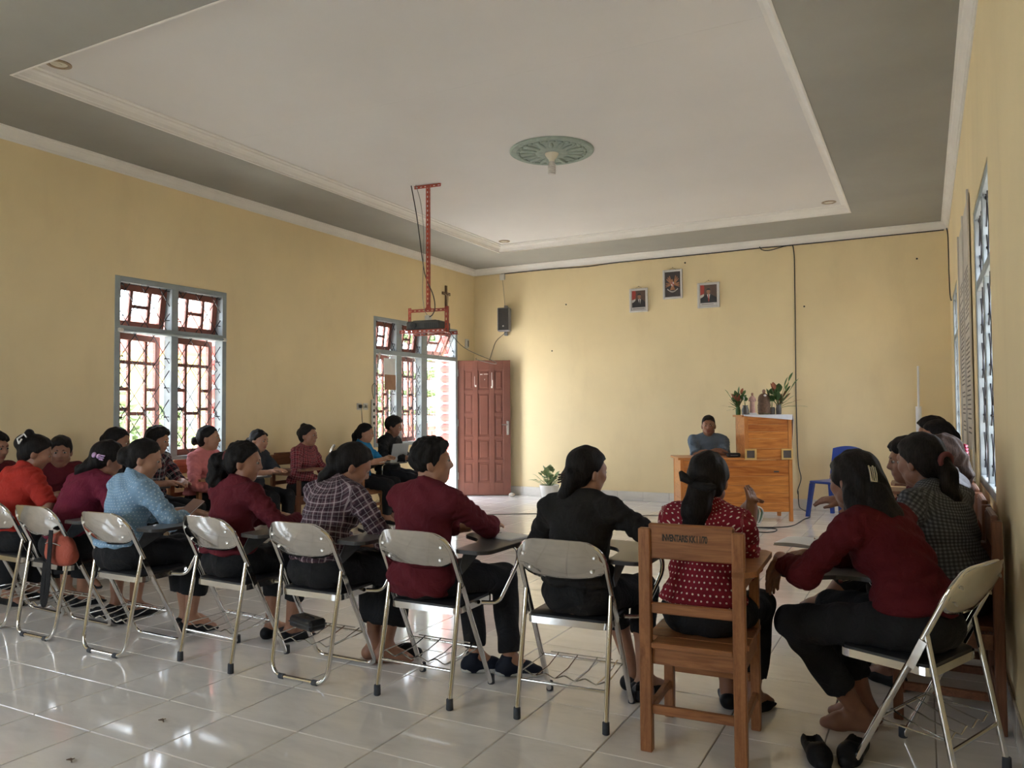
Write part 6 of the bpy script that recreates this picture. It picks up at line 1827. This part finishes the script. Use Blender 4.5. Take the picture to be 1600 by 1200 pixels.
# ------------------------------------------------------------------ banner on the right wall
mottled('banner_paper', (.60, .56, .50), .6, .06, 3)
mottled('banner_ink', (.16, .14, .13), .7, .15, 8)
b = empty('wall_banner', (XR - .004, 7.15, 1.85), 0, 'tall pale banner with printed lines on the right wall between the windows', 'banner')
MB().box(-.006, 0, -.85, .85, -.80, 1.02).build('sheet', 'banner_paper', b)
for y in (-.86, .0, .86): MB().cbox(-.018, -.004, y - .02, y + .02, -1.0, 1.04, .003).build('batten', 'banner_paper', b)
rnd = random.Random(5)
lm = {}
for col_ in (-.43, .43):
    z = .55
    while z > -.7:
        L = rnd.choice((.28, .34, .38, .22, .3))
        if L not in lm: lm[L] = MB().box(-.0075, -.006, -L, L, -.006, .006).mesh('text_line', 'banner_ink')
        inst('text_line', lm[L], b, (0, col_, z)); z -= rnd.choice((.035, .035, .035, .07))

# ------------------------------------------------------------------ things on tablets, chairs and floor
def at(ch, lx, ly, z):
    a = ch.rotation_euler[2]
    return Vector((ch.location.x + math.cos(a) * lx - math.sin(a) * ly, ch.location.y + math.sin(a) * lx + math.cos(a) * ly, z))
CH = [o for o in bpy.data.objects if o.name.startswith('folding_chair') and o.parent is None]
def by(txt): return next(o for o in bpy.data.objects if o.parent is None and txt in str(o.get('label', '')))
mottled('book_brown', (.30, .14, .09), .6, .1, 8); mottled('book_blue', (.10, .14, .20), .5, .1, 8)
def notebook(loc, rz, w, d, t, mat, label, opened=False):
    e = empty('notebook', loc, rz, label, 'notebook', 'notebooks and papers')
    if opened:
        for s_ in (-1, 1):
            m = MB(); n = 5
            for i in range(n):
                x0, x1 = s_ * w / 2 * i / n, s_ * w / 2 * (i + 1) / n
                z0, z1 = t + .006 * math.sin(math.pi * i / n * .9 + .3), t + .006 * math.sin(math.pi * (i + 1) / n * .9 + .3)
                m.add([(x0, -d / 2, z0), (x1, -d / 2, z1), (x1, d / 2, z1), (x0, d / 2, z0), (x0, -d / 2, 0), (x1, -d / 2, 0), (x1, d / 2, 0), (x0, d / 2, 0)], [(0, 1, 2, 3), (7, 6, 5, 4), (0, 4, 5, 1), (2, 6, 7, 3), (1, 5, 6, 2), (3, 7, 4, 0)])
            m.build('page_block', mat, e, 40)
        MB().box(-w / 2 - .003, w / 2 + .003, -d / 2 - .003, d / 2 + .003, -.0015, 0).build('cover', 'book_blue', e)
    else:
        MB().cbox(-w / 2, w / 2, -d / 2, d / 2, .0012, t, .001).build('page_block', 'paper_white', e)
        MB().cbox(-w / 2 - .002, w / 2 + .002, -d / 2 - .002, d / 2 + .002, t, t + .0015, .0005).build('cover', mat, e); MB().cbox(-w / 2 - .002, w / 2 + .002, -d / 2 - .002, d / 2 + .002, 0, .0012, .0004).build('cover', mat, e)
    return e
ZT = .7192
ch5 = by('under the young man in maroon')
notebook(at(ch5, .25, .47, ZT), R_(-15), .20, .15, .006, 'paper_white', 'pale notebook on the tablet beside the young man in maroon')
ph = empty('phone', at(ch5, .16, .515, ZT), R_(30), 'dark phone lying on the tablet beside the young man in maroon', 'phone'); MB().cbox(-.035, .035, -.012, .012, 0, .008, .002).build('body', 'board_black', ph)
ch2 = by('under the woman in light blue')
bk2 = notebook(at(ch2, .12, .50, ZT + .055), R_(-20), .17, .13, .006, 'book_brown', 'reddish brown booklet held by the woman in light blue'); bk2.rotation_euler[0] = R_(40)
notebook(at(ch2, .27, .40, ZT), R_(10), .18, .14, .004, 'paper_white', 'white sheets on the tablet of the woman in light blue')
chp = by('under the man in black and white checks')
notebook(at(chp, .25, .36, ZT), R_(-5), .26, .18, .008, 'paper_white', 'open white pages on the tablet of the man in checks', True)
chd = by('under the woman in charcoal')
notebook(at(chd, .20, .44, ZT), R_(8), .26, .18, .008, 'paper_white', 'open white notebook before the woman in charcoal grey', True)
mottled('foam', (.70, .66, .52), .7, .04, 10)
fb = empty('food_box', at(chd, .30, .25, ZT), R_(5), 'cream foam food box on the tablet of the woman in charcoal grey', 'food box')
MB().cbox(-.08, .08, -.06, .06, 0, .03, .01).build('tray', 'foam', fb); MB().cbox(-.078, .078, -.058, .058, .03, .042, .008).build('lid', 'foam', fb)
MB().lathe([(.018, .042), (.026, .06), (.028, .078), (.0, .07)], 12).build('tissue', 'paper_white', fb)
wb = by('under the woman in the bright blue polo')
notebook(at(wb, .02, .43, .739), R_(5), .20, .14, .01, 'paper_white', 'white papers on the tablet of the woman in blue')
w1 = by('nearest the camera at the right wall')
notebook((-.475, 3.97, .714), R_(-8), .32, .22, .010, 'paper_white', 'open grey-white notebook held out by the woman in gingham', True)
# laptop
mottled('laptop_grey', (.26, .28, .29), .35, .05, 10)
chl = by('under the man with the laptop')
lp = empty('laptop', at(chl, .20, .42, ZT), chl.rotation_euler[2] + R_(0), 'open grey laptop on the tablet of the man in black', 'laptop')
MB().cbox(-.17, .17, -.115, .115, 0, .016, .004).build('base', 'laptop_grey', lp)
sc_ = MB().cbox(-.17, .17, -.004, .004, 0, .225, .003).build('lid', 'laptop_grey', lp, None, (0, .115, .014), (R_(-12), 0, 0))
MB().box(-.155, .155, -.0055, -.004, .015, .21).build('screen', 'slate', sc_)
MB().cbox(-.15, .15, -.02, .09, .0155, .017, .0004).build('keyboard', 'slate', lp)
# coral bag on the second chair
cloth('bag_coral', (.36, .085, .055), .6, .4)
c1 = by('coral shoulder bag')
bg = empty('shoulder_bag', (-4.66, 2.93, 0), R_(-8), 'coral red shoulder bag with black straps on the folding chair', 'bag')
fl = Field((axis(-.2, .2, .009), axis(-.12, .12, .009), axis(.40, .72, .009)))
fl.prim(('e', np.array((0, 0, .535)), np.array((.165, .055, .10)), None, .03, None)); fl.prim(('c', np.array((-.09, 0, .495)), np.array((.10, .01, .495)), .045, .045, .03, None))
P, F = fl.mesh(1); np_obj('pouch', P, F, 'bag_coral', bg)
for pts in ([(.03, -.07, .66), (.03, -.078, .52), (.02, -.08, .36), (-.02, -.075, .24), (-.07, -.07, .215), (-.10, -.06, .26), (-.085, -.06, .36), (-.06, -.062, .46)],):
    q = spline(pts, 5); m = MB()
    for i in range(len(q) - 1): m.beam(q[i], q[i + 1] + (q[i + 1] - q[i]) * .15, .052, .004, (0, 1, 0), .0005)
    m.build('strap', 'cloth_black', bg)
MB().tube([(-.10, -.045, .565), (-.02, -.062, .585), (.09, -.045, .57)], .003, 5).build('zip', 'lock_metal', bg)
# black case on the wire rack
c4 = by('small black case on its wire rack')
cs = empty('small_case', at(c4, -.06, .14, .2305), R_(-14), 'small black zipped case on the wire rack of a folding chair', 'case')
MB().cbox(-.10, .10, -.05, .05, 0, .058, .012).build('body', 'case_black', cs); MB().cbox(-.101, .101, -.051, .051, .026, .031, .001).build('zip', 'rubber_grey', cs); MB().tube([(-.02, .0, .058), (.0, 0, .066), (.06, .0, .06)], .004, 5).build('handle', 'case_black', cs)
# floor pouch and loose shoes
def loose_shoe(loc, rz, label):
    e = empty('slip_on_shoe', loc, rz, label, 'shoe', 'loose shoes on the floor')
    fl = Field((axis(-.08, .08, .007), axis(-.18, .18, .007), axis(-.015, .12, .007)))
    fc = ((0, 0, .001), (0, 0, -1))
    fl.prim(('c', np.array((0, -.08, .034)), np.array((0, .05, .032)), .042, .044, .02, fc)); fl.prim(('c', np.array((0, .05, .03)), np.array((0, .10, .022)), .043, .03, .02, fc), 0, None)
    fl.carve((0, -.055, .065), (.030, .075, .042), None, .006)
    P, F = fl.mesh(1); np_obj('upper', P, F, 'shoe_black', e)
loose_shoe((-.40, 3.27, 0), R_(-160), 'black slip-on shoe by the front foot of the sideways folding chair, left one')
loose_shoe((-.275, 3.34, 0), R_(170), 'black slip-on shoe under the sideways folding chair, right one')
loose_shoe((-4.86, 3.36, 0), R_(-80), 'black slip-on shoe lying under the chair with the coral bag')
loose_shoe((-4.70, 3.34, 0), R_(-110), 'second black slip-on shoe beside the chair of the woman in light blue')
loose_shoe((-2.60, 3.56, 0), R_(-60), 'black sandal left of the young man in maroon')
pc = empty('floor_pouch', (-1.19, 3.54, 0), R_(10), 'small black pouch on the floor left of the stencilled chair', 'pouch')
MB().cbox(-.05, .05, -.04, .04, 0, .08, .02).build('body', 'case_black', pc); MB().tube([(-.03, 0, .078), (0, 0, .10), (.03, 0, .078)], .004, 5).build('loop', 'case_black', pc)
# bits of litter on the floor
for k, (x, y, lab) in enumerate(((-3.0, 2.35, 'tiny curled scrap on the floor in the window reflection'), (-2.98, 1.92, 'tiny dry leaf scrap on the floor at the lower left'))):
    m = MB(); m.tube([(-.02, 0, .004), (0, .006, .008), (.02, -.004, .004)], [.002, .005, .002], 5); m.tube([(0, 0, .006), (.01, .015, .01)], .002, 4)
    tag(m.build('litter', 'bark', None, None, (x, y, 0)), lab, 'litter')
